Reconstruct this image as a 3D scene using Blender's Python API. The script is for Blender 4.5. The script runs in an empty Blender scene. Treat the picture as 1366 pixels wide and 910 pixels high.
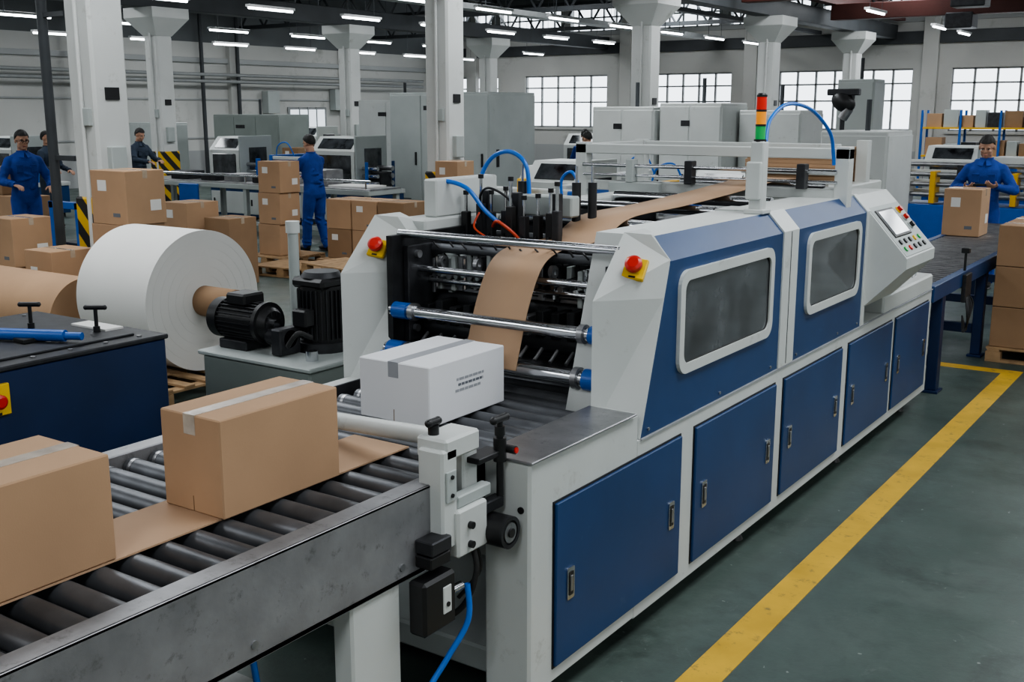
import bpy, bmesh, math, random
from mathutils import Vector, Matrix
random.seed(7)
PI = math.pi
# ------------------------------------------------------------------ materials
def newmat(name):
    m = bpy.data.materials.new(name); m.use_nodes = True
    nt = m.node_tree
    return m, nt, nt.nodes['Principled BSDF']

def mat(name, col, rough=.5, metal=0., var=.08, scale=6., bump=0., bscale=60., wear=None, wearamt=.5, emit=None, estr=0., coat=0., spec=.5):
    m, nt, b = newmat(name)
    b.inputs['Roughness'].default_value = rough
    b.inputs['Metallic'].default_value = metal
    b.inputs['Coat Weight'].default_value = coat
    b.inputs['Specular IOR Level'].default_value = spec
    tc = nt.nodes.new('ShaderNodeTexCoord')
    n = nt.nodes.new('ShaderNodeTexNoise'); n.inputs['Scale'].default_value = scale; n.inputs['Detail'].default_value = 6
    nt.links.new(tc.outputs['Object'], n.inputs['Vector'])
    r = nt.nodes.new('ShaderNodeValToRGB')
    r.color_ramp.elements[0].position = .3; r.color_ramp.elements[1].position = .7
    r.color_ramp.elements[0].color = tuple(c*(1-var) for c in col)+(1,)
    r.color_ramp.elements[1].color = tuple(min(1, c*(1+var)) for c in col)+(1,)
    nt.links.new(n.outputs['Fac'], r.inputs['Fac'])
    out = r.outputs['Color']
    if wear:
        n2 = nt.nodes.new('ShaderNodeTexNoise'); n2.inputs['Scale'].default_value = scale*2.7; n2.inputs['Detail'].default_value = 12
        n2.inputs['Roughness'].default_value = .75
        nt.links.new(tc.outputs['Object'], n2.inputs['Vector'])
        r2 = nt.nodes.new('ShaderNodeValToRGB'); r2.color_ramp.elements[0].position = wearamt; r2.color_ramp.elements[1].position = wearamt+.12
        nt.links.new(n2.outputs['Fac'], r2.inputs['Fac'])
        mx = nt.nodes.new('ShaderNodeMix'); mx.data_type = 'RGBA'
        nt.links.new(r2.outputs['Color'], mx.inputs[0]); nt.links.new(out, mx.inputs[6]); mx.inputs[7].default_value = tuple(wear)+(1,)
        out = mx.outputs[2]
    nt.links.new(out, b.inputs['Base Color'])
    if bump:
        n3 = nt.nodes.new('ShaderNodeTexNoise'); n3.inputs['Scale'].default_value = bscale; n3.inputs['Detail'].default_value = 4
        nt.links.new(tc.outputs['Object'], n3.inputs['Vector'])
        bp = nt.nodes.new('ShaderNodeBump'); bp.inputs['Strength'].default_value = bump; bp.inputs['Distance'].default_value = .01
        nt.links.new(n3.outputs['Fac'], bp.inputs['Height']); nt.links.new(bp.outputs['Normal'], b.inputs['Normal'])
    if emit:
        b.inputs['Emission Color'].default_value = tuple(emit)+(1,); b.inputs['Emission Strength'].default_value = estr
    return m

BLUE = mat('paint_blue', (.010, .046, .140), .40, 0, .12, 2.5, .03, 200, wear=(.030, .075, .17), wearamt=.62)
BLUED = mat('paint_dark_blue', (.008, .022, .070), .36, 0, .15, 3, wear=(.03, .05, .10), wearamt=.64)
BLUEB = mat('paint_bright_blue', (.010, .10, .40), .35)
WHITE = mat('paint_light_grey', (.53, .55, .535), .45, 0, .06, 2.0, .03, 150, wear=(.38, .385, .36), wearamt=.60)
WHITE2 = mat('paint_grey', (.38, .41, .40), .5, 0, .07, 2, wear=(.27, .28, .27), wearamt=.64)
GREYG = mat('paint_grey_green', (.21, .24, .225), .5, 0, .08, 2)
STEEL = mat('brushed_steel', (.36, .36, .37), .36, .9, .2, 9, .05, 90, wear=(.22, .22, .23), wearamt=.56)
STEELR = mat('rail_steel', (.30, .30, .31), .48, .6, .24, 5, .06, 60, wear=(.17, .17, .17), wearamt=.55)
CHROME = mat('polished_steel', (.58, .59, .61), .2, 1., .05, 8)
ROLLM = mat('roller_dark_steel', (.115, .12, .13), .42, .55, .30, 7, .03, 90)
BLACK = mat('black_plastic', (.012, .012, .013), .4, 0, .1, 5)
DARK = mat('dark_metal', (.040, .041, .045), .45, .5, .3, 12)
DARKM = mat('oily_black_metal', (.024, .025, .027), .5, .4, .4, 10)
RUBBER = mat('black_rubber', (.02, .02, .02), .7)
CARD = mat('cardboard', (.405, .255, .150), .84, 0, .08, 2.5, .04, 220)
CARDD = mat('cardboard_dark', (.27, .165, .092), .85, 0, .12, 2.5, .04, 220)
KRAFT = mat('kraft_paper', (.41, .265, .165), .75, 0, .05, 3)
CARDE = mat('cardboard_seam', (.20, .12, .065), .9)
TAPE = mat('packing_tape', (.45, .36, .27), .22, 0, .15, 14, coat=.6)
TAPEC = mat('clear_tape', (.46, .39, .32), .22, 0, .22, 14, coat=.8)
WBOX = mat('white_cardboard', (.70, .705, .725), .6, 0, .02, 3)
WPAPER = mat('white_paper', (.68, .67, .645), .75, 0, .02, 3)
PRINT = mat('print_ink', (.13, .14, .16), .7)
PRINTG = mat('print_ink_grey', (.30, .31, .33), .7)
RED = mat('red_plastic', (.55, .02, .012), .35)
YEL = mat('yellow_plastic', (.75, .48, .02), .4)
YELP = mat('yellow_guard_paint', (.68, .39, .02), .45)
GREEN = mat('green_plastic', (.02, .35, .06), .3)
LRED = mat('signal_red', (.65, .02, .015), .3, emit=(1, .05, .02), estr=.1)
LYEL = mat('signal_amber', (.80, .27, .02), .3, emit=(1, .35, .02), estr=.3)
LGRN = mat('signal_green', (.02, .38, .10), .3, emit=(.02, .8, .15), estr=.06)
GLASS = mat('dark_window_glass', (.040, .044, .048), .07, 0, .85, 4.2, spec=.8)
SCREEN = mat('screen_glass', (.05, .08, .10), .08, 0, .2, 3)
WOOD = mat('pallet_wood', (.33, .21, .11), .8, 0, .25, 9, .1, 60)
HOSE = mat('blue_hose', (.01, .15, .58), .3)
ORANGE = mat('orange_red_hose', (.55, .06, .02), .4)
SKIN = mat('skin', (.47, .265, .18), .55, 0, .05, 20)
HAIR = mat('black_hair', (.010, .009, .008), .55, 0, .3, 60, .6, 200)
COVER = mat('blue_coverall_cloth', (.010, .052, .28), .8, 0, .25, 8, .5, 30)
COVERP = mat('blue_pocket_cloth', (.008, .042, .22), .8, 0, .2, 8)
COVERD = mat('dark_cloth', (.03, .045, .07), .85, 0, .2, 8)
EYEWH = mat('eye_white', (.55, .53, .5), .3)
EYEW = mat('eye_dark', (.02, .015, .012), .2)
LIP = mat('lips', (.36, .13, .10), .5)
WALLM = mat('wall_paint', (.50, .50, .48), .85, 0, .09, .35, .05, 20, wear=(.37, .37, .345), wearamt=.58)
WALLG = mat('wall_panel_grey', (.36, .37, .37), .8, 0, .08, .5)
WALLD = mat('upper_wall_cladding', (.12, .13, .135), .8, 0, .15, .6)
CEILM = mat('ceiling_metal', (.050, .055, .06), .8, 0, .2, .8)
BEAM = mat('beam_dark', (.040, .045, .05), .6, 0, .2, 2)
BEAMR = mat('beam_oxide_red', (.09, .026, .021), .6, 0, .2, 2)
COLM = mat('column_paint', (.58, .59, .575), .6, 0, .06, 1.2, wear=(.40, .40, .37), wearamt=.60)
FRAMEM = mat('window_frame', (.26, .27, .27), .5)
TUBE = mat('fluorescent_tube', (1, 1, 1), .4, emit=(.92, .97, 1), estr=11)
FIX = mat('lamp_fixture', (.55, .55, .55), .5)
PANE = mat('bright_pane', (.8, .85, .9), .3, emit=(.85, .93, 1), estr=.9)

def floor_mat():
    m, nt, b = newmat('floor_painted_concrete')
    tc = nt.nodes.new('ShaderNodeTexCoord'); L = nt.links
    def noise(sc, det=8, ro=.6, dist=0):
        n = nt.nodes.new('ShaderNodeTexNoise'); n.inputs['Scale'].default_value = sc; n.inputs['Detail'].default_value = det
        n.inputs['Roughness'].default_value = ro; n.inputs['Distortion'].default_value = dist; L.new(tc.outputs['Object'], n.inputs['Vector']); return n.outputs['Fac']
    def ramp(f, p0, c0, p1, c1):
        r = nt.nodes.new('ShaderNodeValToRGB'); e = r.color_ramp.elements
        e[0].position = p0; e[0].color = c0+(1,); e[1].position = p1; e[1].color = c1+(1,); L.new(f, r.inputs['Fac']); return r.outputs['Color']
    def mix(f, a, col):
        mx = nt.nodes.new('ShaderNodeMix'); mx.data_type = 'RGBA'; L.new(f, mx.inputs[0]); L.new(a, mx.inputs[6]); mx.inputs[7].default_value = col+(1,); return mx.outputs[2]
    c = ramp(noise(.6), .3, (.050, .076, .066), .72, (.095, .124, .110))
    c = mix(ramp(noise(9, 12, .75), .42, (0, 0, 0), .70, (1, 1, 1)), c, (.060, .078, .070))
    c = mix(ramp(noise(2.3, 10, .7, .6), .52, (0, 0, 0), .70, (.8, .8, .8)), c, (.034, .044, .040))
    c = mix(ramp(noise(4.5, 12, .8, 1.5), .58, (0, 0, 0), .66, (.6, .6, .6)), c, (.13, .16, .145))
    c = mix(ramp(noise(22, 3, .5), .725, (0, 0, 0), .745, (1, 1, 1)), c, (.24, .27, .25))
    L.new(c, b.inputs['Base Color'])
    rr = ramp(noise(1.6), .3, (.30, .30, .30), .7, (.52, .52, .52)); L.new(rr, b.inputs['Roughness'])
    bp = nt.nodes.new('ShaderNodeBump'); bp.inputs['Strength'].default_value = .12; bp.inputs['Distance'].default_value = .01
    L.new(noise(35), bp.inputs['Height']); L.new(bp.outputs['Normal'], b.inputs['Normal'])
    return m
FLOORM = floor_mat()
LINEM = mat('floor_line_paint', (.56, .345, .035), .55, 0, .16, 4, wear=(.15, .125, .06), wearamt=.555)

def stripe_mat():
    m, nt, b = newmat('hazard_stripes'); L = nt.links
    tc = nt.nodes.new('ShaderNodeTexCoord'); s = nt.nodes.new('ShaderNodeSeparateXYZ'); L.new(tc.outputs['Object'], s.inputs[0])
    def mth(op, a, c):
        n = nt.nodes.new('ShaderNodeMath'); n.operation = op
        for i, x in enumerate((a, c)):
            if isinstance(x, (int, float)): n.inputs[i].default_value = x
            else: L.new(x, n.inputs[i])
        return n.outputs[0]
    a = mth('ADD', s.outputs[0], s.outputs[1]); a = mth('ADD', a, s.outputs[2]); a = mth('MULTIPLY', a, 3.2); a = mth('FRACT', a, 0); a = mth('GREATER_THAN', a, .5)
    mx = nt.nodes.new('ShaderNodeMix'); mx.data_type = 'RGBA'; L.new(a, mx.inputs[0]); mx.inputs[6].default_value = (.65, .40, .02, 1); mx.inputs[7].default_value = (.015, .015, .015, 1)
    L.new(mx.outputs[2], b.inputs['Base Color']); b.inputs['Roughness'].default_value = .6
    return m
STRIPE = stripe_mat()

# ------------------------------------------------------------------ mesh builder
class MB:
    def __init__(s): s.v = []; s.f = []; s.m = []; s.sm = []; s.mats = []
    def mi(s, m):
        if m not in s.mats: s.mats.append(m)
        return s.mats.index(m)
    def add(s, vs, fs, m, smooth=False):
        o = len(s.v); s.v += [tuple(x) for x in vs]; k = s.mi(m)
        for f in fs: s.f.append([i+o for i in f]); s.m.append(k); s.sm.append(smooth)
    def box(s, x0, x1, y0, y1, z0, z1, m, bev=.004, M=None):
        if x0 > x1: x0, x1 = x1, x0
        if y0 > y1: y0, y1 = y1, y0
        if z0 > z1: z0, z1 = z1, z0
        b = min(bev, (x1-x0)*.3, (y1-y0)*.3, (z1-z0)*.3)
        if b <= 0:
            vs = [(x, y, z) for x in (x0, x1) for y in (y0, y1) for z in (z0, z1)]
            fs = [(0, 1, 3, 2), (4, 6, 7, 5), (0, 4, 5, 1), (2, 3, 7, 6), (0, 2, 6, 4), (1, 5, 7, 3)]
        else:
            c = ((x0, x1), (y0, y1), (z0, z1)); vs = []; idx = {}
            for i in (0, 1):
                for j in (0, 1):
                    for k in (0, 1):
                        for a in range(3):
                            p = [c[0][i], c[1][j], c[2][k]]
                            for q in range(3):
                                if q != a: p[q] += b*(1 if (i, j, k)[q] == 0 else -1)
                            idx[(i, j, k, a)] = len(vs); vs.append(tuple(p))
            fs = []
            for a in range(3):
                o = [q for q in range(3) if q != a]
                for sd in (0, 1):
                    loop = []
                    for (e, g) in ((0, 0), (1, 0), (1, 1), (0, 1)):
                        t = [0, 0, 0]; t[a] = sd; t[o[0]] = e; t[o[1]] = g; loop.append(idx[tuple(t)+(a,)])
                    fs.append(loop)
                for e in (0, 1):
                    for g in (0, 1):
                        t0 = [0, 0, 0]; t0[o[0]] = e; t0[o[1]] = g; t1 = list(t0); t0[a] = 0; t1[a] = 1
                        fs.append([idx[tuple(t0)+(o[0],)], idx[tuple(t1)+(o[0],)], idx[tuple(t1)+(o[1],)], idx[tuple(t0)+(o[1],)]])
            for i in (0, 1):
                for j in (0, 1):
                    for k in (0, 1): fs.append([idx[(i, j, k, a)] for a in range(3)])
        if M is not None: vs = [M @ Vector(p) for p in vs]
        s.add(vs, fs, m)
    def cyl(s, p0, p1, r0, m, r1=None, seg=20, caps=True, smooth=True):
        p0 = Vector(p0); p1 = Vector(p1); r1 = r0 if r1 is None else r1
        d = (p1-p0).normalized(); a = Vector((0, 0, 1)) if abs(d.z) < .9 else Vector((1, 0, 0))
        u = d.cross(a).normalized(); w = d.cross(u)
        vs = []
        for p, r in ((p0, r0), (p1, r1)):
            for i in range(seg):
                t = 2*PI*i/seg; vs.append(p+u*(math.cos(t)*r)+w*(math.sin(t)*r))
        s.add(vs, [(i, (i+1) % seg, seg+(i+1) % seg, seg+i) for i in range(seg)], m, smooth)
        if caps: s.add(vs[:seg], [list(range(seg))[::-1]], m); s.add(vs[seg:], [list(range(seg))], m)
    def ring(s, p0, p1, ro, ri, m, seg=32):
        p0 = Vector(p0); p1 = Vector(p1); d = (p1-p0).normalized(); a = Vector((0, 0, 1)) if abs(d.z) < .9 else Vector((1, 0, 0))
        u = d.cross(a).normalized(); w = d.cross(u); vs = []
        for p, r in ((p0, ro), (p1, ro), (p1, ri), (p0, ri)):
            for i in range(seg):
                t = 2*PI*i/seg; vs.append(p+u*(math.cos(t)*r)+w*(math.sin(t)*r))
        for k in range(4):
            k2 = (k+1) % 4
            s.add([vs[k*seg+i] for i in range(seg)]+[vs[k2*seg+i] for i in range(seg)], [(i, (i+1) % seg, seg+(i+1) % seg, seg+i) for i in range(seg)], m, k in (0, 2))
    def tube(s, pts, r, m, seg=10):
        P = [Vector(p) for p in pts]; Q = []
        n = len(P)
        for i in range(n-1):
            a = P[max(i-1, 0)]; b = P[i]; c = P[i+1]; d = P[min(i+2, n-1)]
            for k in range(8):
                t = k/8; Q.append(.5*((2*b)+(c-a)*t+(2*a-5*b+4*c-d)*t*t+(-a+3*b-3*c+d)*t**3))
        Q.append(P[-1]); vs = []; u = None
        for i, p in enumerate(Q):
            d = (Q[min(i+1, len(Q)-1)]-Q[max(i-1, 0)]).normalized()
            if u is None:
                a = Vector((0, 0, 1)) if abs(d.z) < .9 else Vector((1, 0, 0)); u = d.cross(a).normalized()
            else: u = (u-d*u.dot(d)).normalized()
            w = d.cross(u)
            for k in range(seg):
                t = 2*PI*k/seg; vs.append(p+u*math.cos(t)*r+w*math.sin(t)*r)
        fs = [(i*seg+k, i*seg+(k+1) % seg, (i+1)*seg+(k+1) % seg, (i+1)*seg+k) for i in range(len(Q)-1) for k in range(seg)]
        s.add(vs, fs, m, True)
    def prism(s, poly, axis, a0, a1, m):
        def P(p, a):
            return {'X': (a, p[0], p[1]), 'Y': (p[0], a, p[1]), 'Z': (p[0], p[1], a)}[axis]
        n = len(poly); vs = [P(p, a0) for p in poly]+[P(p, a1) for p in poly]
        s.add(vs, [list(range(n)), list(range(n, 2*n))[::-1]]+[(i, (i+1) % n, n+(i+1) % n, n+i) for i in range(n)], m)
    def ell(s, c, r, m, M=None, seg=20, rings=12, smooth=True):
        vs = []; c = Vector(c)
        for i in range(rings+1):
            ph = PI*i/rings
            for k in range(seg):
                t = 2*PI*k/seg; p = Vector((r[0]*math.sin(ph)*math.cos(t), r[1]*math.sin(ph)*math.sin(t), r[2]*math.cos(ph)))
                if M is not None: p = M @ p
                vs.append(c+p)
        s.add(vs, [(i*seg+k, (i+1)*seg+k, (i+1)*seg+(k+1) % seg, i*seg+(k+1) % seg) for i in range(rings) for k in range(seg)], m, smooth)
    def rrect(s, x, y0, y1, z0, z1, r, th, m, inner=None, wid=.03):
        def loop(y0, y1, z0, z1, r):
            o = []
            for (cy, cz, a) in ((y1-r, z1-r, 0), (y0+r, z1-r, 90), (y0+r, z0+r, 180), (y1-r, z0+r, 270)):
                for k in range(7):
                    t = math.radians(a+15*k); o.append((cy+r*math.cos(t), cz+r*math.sin(t)))
            return o
        A = loop(y0, y1, z0, z1, r); n = len(A)
        if inner is None: s.prism(A, 'X', x, x+th, m); return
        B = loop(y0+wid, y1-wid, z0+wid, z1-wid, max(r-wid*.6, .01))
        vs = [(x, *p) for p in A]+[(x+th, *p) for p in A]+[(x+th, *p) for p in B]+[(x, *p) for p in B]
        fs = []
        for k in range(3): fs += [(k*n+i, k*n+(i+1) % n, (k+1)*n+(i+1) % n, (k+1)*n+i) for i in range(n)]
        s.add(vs, fs, m)
    def obj(s, name, parent=None, loc=None, rot=None):
        me = bpy.data.meshes.new(name); me.from_pydata(s.v, [], s.f)
        for m in s.mats: me.materials.append(m)
        me.polygons.foreach_set('material_index', s.m); me.polygons.foreach_set('use_smooth', s.sm)
        me.update()
        bm = bmesh.new(); bm.from_mesh(me); bmesh.ops.remove_doubles(bm, verts=bm.verts, dist=1e-6)
        bmesh.ops.recalc_face_normals(bm, faces=bm.faces)
        for e in bm.edges:
            if len(e.link_faces) == 2 and e.calc_face_angle(0) > .7: e.smooth = False
        bm.to_mesh(me); bm.free()
        o = bpy.data.objects.new(name, me); bpy.context.collection.objects.link(o)
        if parent: o.parent = parent
        if loc: o.location = loc
        if rot is not None: o.rotation_euler = (0, 0, rot)
        return o
def empty(name, loc=(0, 0, 0), rot=0):
    o = bpy.data.objects.new(name, None); bpy.context.collection.objects.link(o); o.location = loc; o.rotation_euler = (0, 0, rot); o.empty_display_size = .1
    return o

# ------------------------------------------------------------------ room
XL, XR, YB, YF, ZC = -27., 9., 34., -8., 6.2
b = MB(); b.box(XL-.3, XR+.3, YF-.3, YB+.3, -.2, 0, FLOORM, 0); b.obj('floor')
b = MB(); b.box(XL-.3, XR+.3, YF-.3, YB+.3, ZC, ZC+.2, CEILM, 0); b.obj('ceiling')
b = MB()
wins = [(-26., -23.9), (-22.7, -19.3), (-17.6, -14.7), (-13.1, -9.0), (-7.9, -3.6), (-2.4, 1.5), (3, 7.5)]
b.box(XL, XR, YB, YB+.25, 0, 1.5, WALLM, 0); b.box(XL, XR, YB, YB+.25, 3.3, 4.75, WALLM, 0); b.box(XL, XR, YB, YB+.25, 5.7, ZC, WALLD, 0)
xs = [XL]+[q for w in wins for q in w]+[XR]
for i in range(0, len(xs), 2): b.box(xs[i], xs[i+1], YB, YB+.25, 1.5, 3.3, WALLM, 0)
for x in range(-27, 9, 3): b.box(x-.2, x+.2, YB, YB+.25, 4.75, 5.7, WALLG, 0)
for x in (-25, -18.5, -14, -8.5, -3, 2): b.box(x-.22, x+.22, YB-.2, YB+.02, 0, ZC, WALLM, .01)
b.box(XL, XR, YB-.12, YB+.02, 4.0, 4.35, BEAM, .01); b.box(XL, XR, YB-.06, YB+.02, 4.62, 4.75, WALLG, .01)
b.obj('wall_back')
for i, (a, c) in enumerate(wins):
    b = MB(); n = max(2, round((c-a)/.62))
    for k in range(n+1):
        x = a+(c-a)*k/n; b.box(x-.03, x+.03, YB+.06, YB+.14, 1.5, 3.3, FRAMEM, .005)
    for z in (1.5, 2.35, 2.85, 3.25): b.box(a, c, YB+.06, YB+.14, z, z+.05, FRAMEM, .005)
    b.box(a-.1, c+.1, YB-.06, YB+.02, 1.42, 1.5, WALLM, .005)
    b.obj('window_%d' % (i+1))
b = MB()
for k in range(0, 72):
    x = XL+.5*k; b.box(x-.025, x+.025, YB+.06, YB+.12, 4.75, 5.7, FRAMEM, 0)
for z in (4.75, 5.2, 5.65): b.box(XL, XR, YB+.06, YB+.12, z, z+.05, FRAMEM, 0)
b.obj('window_8')
b = MB(); b.box(XL-.25, XL, YF, YB, 0, 4.1, WALLM, 0); b.box(XL-.25, XL, YF, YB, 4.1, ZC, WALLD, 0)
for y in range(-6, 34, 5): b.box(XL-.02, XL+.18, y-.2, y+.2, 0, 4.1, WALLM, .01)
b.box(XL-.02, XL+.1, YF, YB, 3.5, 3.65, WALLG, .01)
for z in (1.25, 2.4): b.box(XL-.02, XL+.04, YF, YB, z, z+.05, WALLG, .005)
b.obj('wall_left')
b = MB()
for (y, z) in ((10.7, 1.2), (14.2, 1.2), (27.2, 1.2)):
    b.box(XL-.0, XL+.05, y-.9, y+.9, z, z+1.0, FRAMEM, .01); b.box(XL+.04, XL+.06, y-.8, y+.8, z+.08, z+.92, PANE, 0)
    for k in range(3): b.box(XL+.05, XL+.08, y-.4+k*.4-.02, y-.4+k*.4+.02, z, z+1, FRAMEM, 0)
b.obj('window_9')
b = MB(); b.box(XR, XR+.25, YF, YB, 0, ZC, WALLM, 0); b.obj('wall_right')
b = MB(); b.box(XL, XR, YF-.25, YF, 0, ZC, WALLM, 0); b.obj('wall_front')
b = MB(); b.box(XL, XR, YB-.03, YB-.001, 0, .9, WALLG, 0); b.obj('baseboard_back')
b = MB(); b.box(XL+.001, XL+.03, YF, YB, 0, .9, WALLG, 0); b.obj('baseboard_left')
b = MB()
for y in (5, 9.3, 13, 18.2, 22.6, 24): b.cyl((XL+.3, y, 0), (XL+.3, y, 5.2), .06, BEAM)
for z in (3.15, 2.95): b.cyl((XL+.35, -6, z), (XL+.35, 33, z), .05, FRAMEM)
for y, z in ((10.2, 1.8), (19, 2.1), (25.2, 2.0), (28.3, 2.1)): b.box(XL+.02, XL+.3, y, y+.5, z, z+.7, WHITE2)
b.obj('trim_1')
b = MB()
b.box(-1.62, -1.475, -2, 9.56, 0, .003, LINEM, 0); b.box(-2.9, -1.62, 9.42, 9.56, 0, .003, LINEM, 0)
b.obj('trim_2')

def column(x, y, box=None):
    b = MB(); s = .20
    b.box(x-s, x+s, y-s, y+s, 0, 3.62, COLM, .03)
    for z0, z1, s0, s1 in ((3.6, 3.95, .2, .46), (3.95, 4.15, .46, .46)):
        vs = [(x+i*s0, y+j*s0, z0) for i, j in ((-1, -1), (1, -1), (1, 1), (-1, 1))]+[(x+i*s1, y+j*s1, z1) for i, j in ((-1, -1), (1, -1), (1, 1), (-1, 1))]
        b.add(vs, [(0, 1, 2, 3), (7, 6, 5, 4)]+[(i, (i+1) % 4, 4+(i+1) % 4, 4+i) for i in range(4)], COLM)
    b.box(x-.22, x+.22, y-.22, y+.22, .02, 1.25, STRIPE, .02)
    b.cyl((x+.03, y-.23, .3), (x+.03, y-.23, 3.7), .022, COLM)
    b.box(x+.19, x+.27, y-.1, y+.08, 1.45, 1.75, WHITE2, .01)
    b.box(x+.20, x+.215, y-.08, y+.08, 2.2, 2.32, BLACK, .002)
    b.box(x+.02, x+.14, y-.24, y-.19, 1.95, 2.12, WHITE2, .005)
    b.obj('column')
COLS = [(-9.7, y) for y in (.9, 6.9, 12.5, 18.5, 24.5, 30.5)]+[(-19.4, y) for y in (3.3, 9.3, 15.3, 21.1, 27.1)]+[(1.5, y) for y in (18.5, 24.5, 30.5)]
for c in COLS: column(*c)
b = MB(); b.cyl((-10.28, 6.72, 0), (-10.28, 6.72, 5.5), .05, BEAM)
for z in (1.6, 3.0): b.box(-10.34, -9.9, 6.70, 6.74, z, z+.05, BEAM, .002)
b.obj('drain_pipe')
b = MB()
for x in (-9.7, -19.4, 1.5): b.box(x-.18, x+.18, YF, YB, 4.15, 4.55, BEAM, .01)
for y in (.9, 6.9, 12.5, 18.5, 24.5, 30.5):
    b.box(XL, XR, y-.10, y+.10, 4.55, 4.66, BEAM, 0); b.box(XL, XR, y-.10, y+.10, 5.3, 5.4, BEAM, 0)
    for k in range(0, 36):
        x = XL+k; b.cyl((x, y, 4.6), (x+.5, y, 5.33), .035, BEAM, seg=6); b.cyl((x+.5, y, 5.33), (x+1, y, 4.6), .035, BEAM, seg=6)
for x in range(-26, 9, 2): b.box(x-.05, x+.05, YF, YB, 5.9, 6.05, BEAM, 0)
b.obj('roof_truss')
b = MB()
for x in (-9.3, -1.0):
    b.box(x-.12, x+.12, 6, YB-.5, 4.62, 4.7, BEAMR, 0); b.box(x-.03, x+.03, 6, YB-.5, 4.7, 5.0, BEAMR, 0); b.box(x-.12, x+.12, 6, YB-.5, 5.0, 5.06, BEAMR, 0)
for y in (22, 27.5):
    b.box(-9.3, -1, y-.15, y+.15, 4.25, 4.62, BEAMR, .01)
b.box(-5.2, -4.6, 21.8, 22.3, 3.95, 4.3, DARK, .02); b.box(-6.6, -6.0, 27.3, 27.9, 3.95, 4.3, DARK, .02)
b.obj('overhead_crane')
b = MB()
b.box(-15.3, -14.9, YF+.3, YB-.3, 4.28, 4.4, FRAMEM, 0); b.box(-11.9, -11.7, YF+.3, YB-.3, 4.35, 4.45, BEAM, 0)
for y in range(-6, 33, 3):
    for x in (-15.1, -11.8): b.cyl((x, y, 4.4), (x, y, 5.9), .01, BEAM, seg=5)
b.obj('cable_tray')

def lightrow(x, z, ys, L=1.25):
    b = MB()
    for y in ys:
        b.box(x-.06, x+.06, y, y+L, z, z+.05, FIX, .004); b.cyl((x, y+.03, z-.02), (x, y+L-.03, z-.02), .024, TUBE, seg=8)
        b.cyl((x, y+.2, z), (x, y+.2, 5.88), .006, BEAM, seg=5); b.cyl((x, y+L-.2, z), (x, y+L-.2, 5.88), .006, BEAM, seg=5)
    b.obj('strip_light')
for x, z in ((-24.3, 3.9), (-21.3, 4.0), (-17, 4.1), (-13.4, 4.1), (-7.3, 4.15), (-3.8, 4.15), (-.2, 4.2), (4, 4.2)):
    ys = [YF+2+2.7*k for k in range(15)]
    if -9 < x < -1: ys = [y for y in ys if not (20.4 < y < 22.4 or 25.9 < y < 28.0)]
    lightrow(x, z, ys)
for x in (-22, -15, -7.5, 0, 6):
    for y in (-3, 5, 13, 21, 29):
        l = bpy.data.lights.new('ceiling_light', 'AREA'); l.shape = 'RECTANGLE'; l.size = 1.6; l.size_y = 4.5; l.energy = 235; l.color = (.93, .97, 1)
        o = bpy.data.objects.new('ceiling_light', l); o.location = (x, y, 5.2); bpy.context.collection.objects.link(o)
w = bpy.data.worlds.new('sky'); bpy.context.scene.world = w; w.use_nodes = True
w.node_tree.nodes['Background'].inputs[0].default_value = (.86, .93, 1, 1); w.node_tree.nodes['Background'].inputs[1].default_value = 3.0

# ------------------------------------------------------------------ main machine
mc = empty('carton_printing_machine')
b = MB()
b.box(-2.09, -1.9, 2.88, 3.642, .10, .957, WHITE, .010)
b.box(-3.4, -3.21, 2.88, 3.75, .10, .90, WHITE, .012)
b.box(-3.4, -1.9, 3.635, 8.1, .10, .848, WHITE, .004)
b.box(-3.4, -1.9, 6.9, 8.1, .84, .957, WHITE, .012)
b.box(-3.2, -2.09, 2.95, 3.70, .10, .20, WHITE2, .01)
b.box(-2.10, -1.885, 2.87, 3.60, .957, .966, STEEL, .003)
b.cyl((-1.935, 2.875, .79), (-1.935, 2.885, .79), .012, BLACK)
for y in (3.1, 4.9, 6.4, 7.8):
    for x in (-2.0, -3.25):
        b.cyl((x, y, .03), (x, y, .12), .014, CHROME); b.cyl((x, y, 0), (x, y, .03), .04, BLACK, r1=.025); b.cyl((x, y, .07), (x, y, .09), .024, CHROME, seg=6)
b.obj('base_cabinet', mc)
b = MB()
doors = [(3.03, 4.01), (4.15, 5.07), (5.19, 6.09), (6.22, 7.09), (7.18, 8.0)]
for (a, c) in doors:
    b.box(-1.902, -1.896, a-.008, c+.008, .157, .783, BLACK, 0)
    b.box(-1.90, -1.886, a, c, .165, .775, BLUE, .003)
    for hy in (a+.09, c-.09):
        b.rrect(-1.887, hy-.024, hy+.024, .395, .515, .008, .006, CHROME)
        b.rrect(-1.8815, hy-.015, hy+.015, .41, .50, .006, .002, BLACK)
        b.box(-1.881, -1.876, hy-.008, hy+.008, .425, .485, STEEL, .002)
b.obj('cabinet_doors', mc)
def yf(z): return 3.652+.22*(z-.85)/.68
def hood(b, ya, y1, x=-1.9):
    cs = [(x, .85), (x, 1.52), (x-.085, 1.612), (-2.25, 1.612), (-2.25, .85)]
    A = [(p[0], ya(p[1]) if callable(ya) else ya, p[1]) for p in cs]; B = [(p[0], y1, p[1]) for p in cs]
    for i in range(5):
        j = (i+1) % 5; b.add([A[i], A[j], B[j], B[i]], [(0, 1, 2, 3)], BLUE if i < 2 else WHITE)
    b.add(A, [(0, 1, 2, 3, 4)], WHITE); b.add(B, [(4, 3, 2, 1, 0)], WHITE)
b = MB()
hood(b, yf, 5.10); hood(b, 5.28, 6.42)
cs = [(-1.893, .85), (-1.893, 1.525), (-1.98, 1.62), (-2.26, 1.62), (-2.26, .85)]
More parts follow.
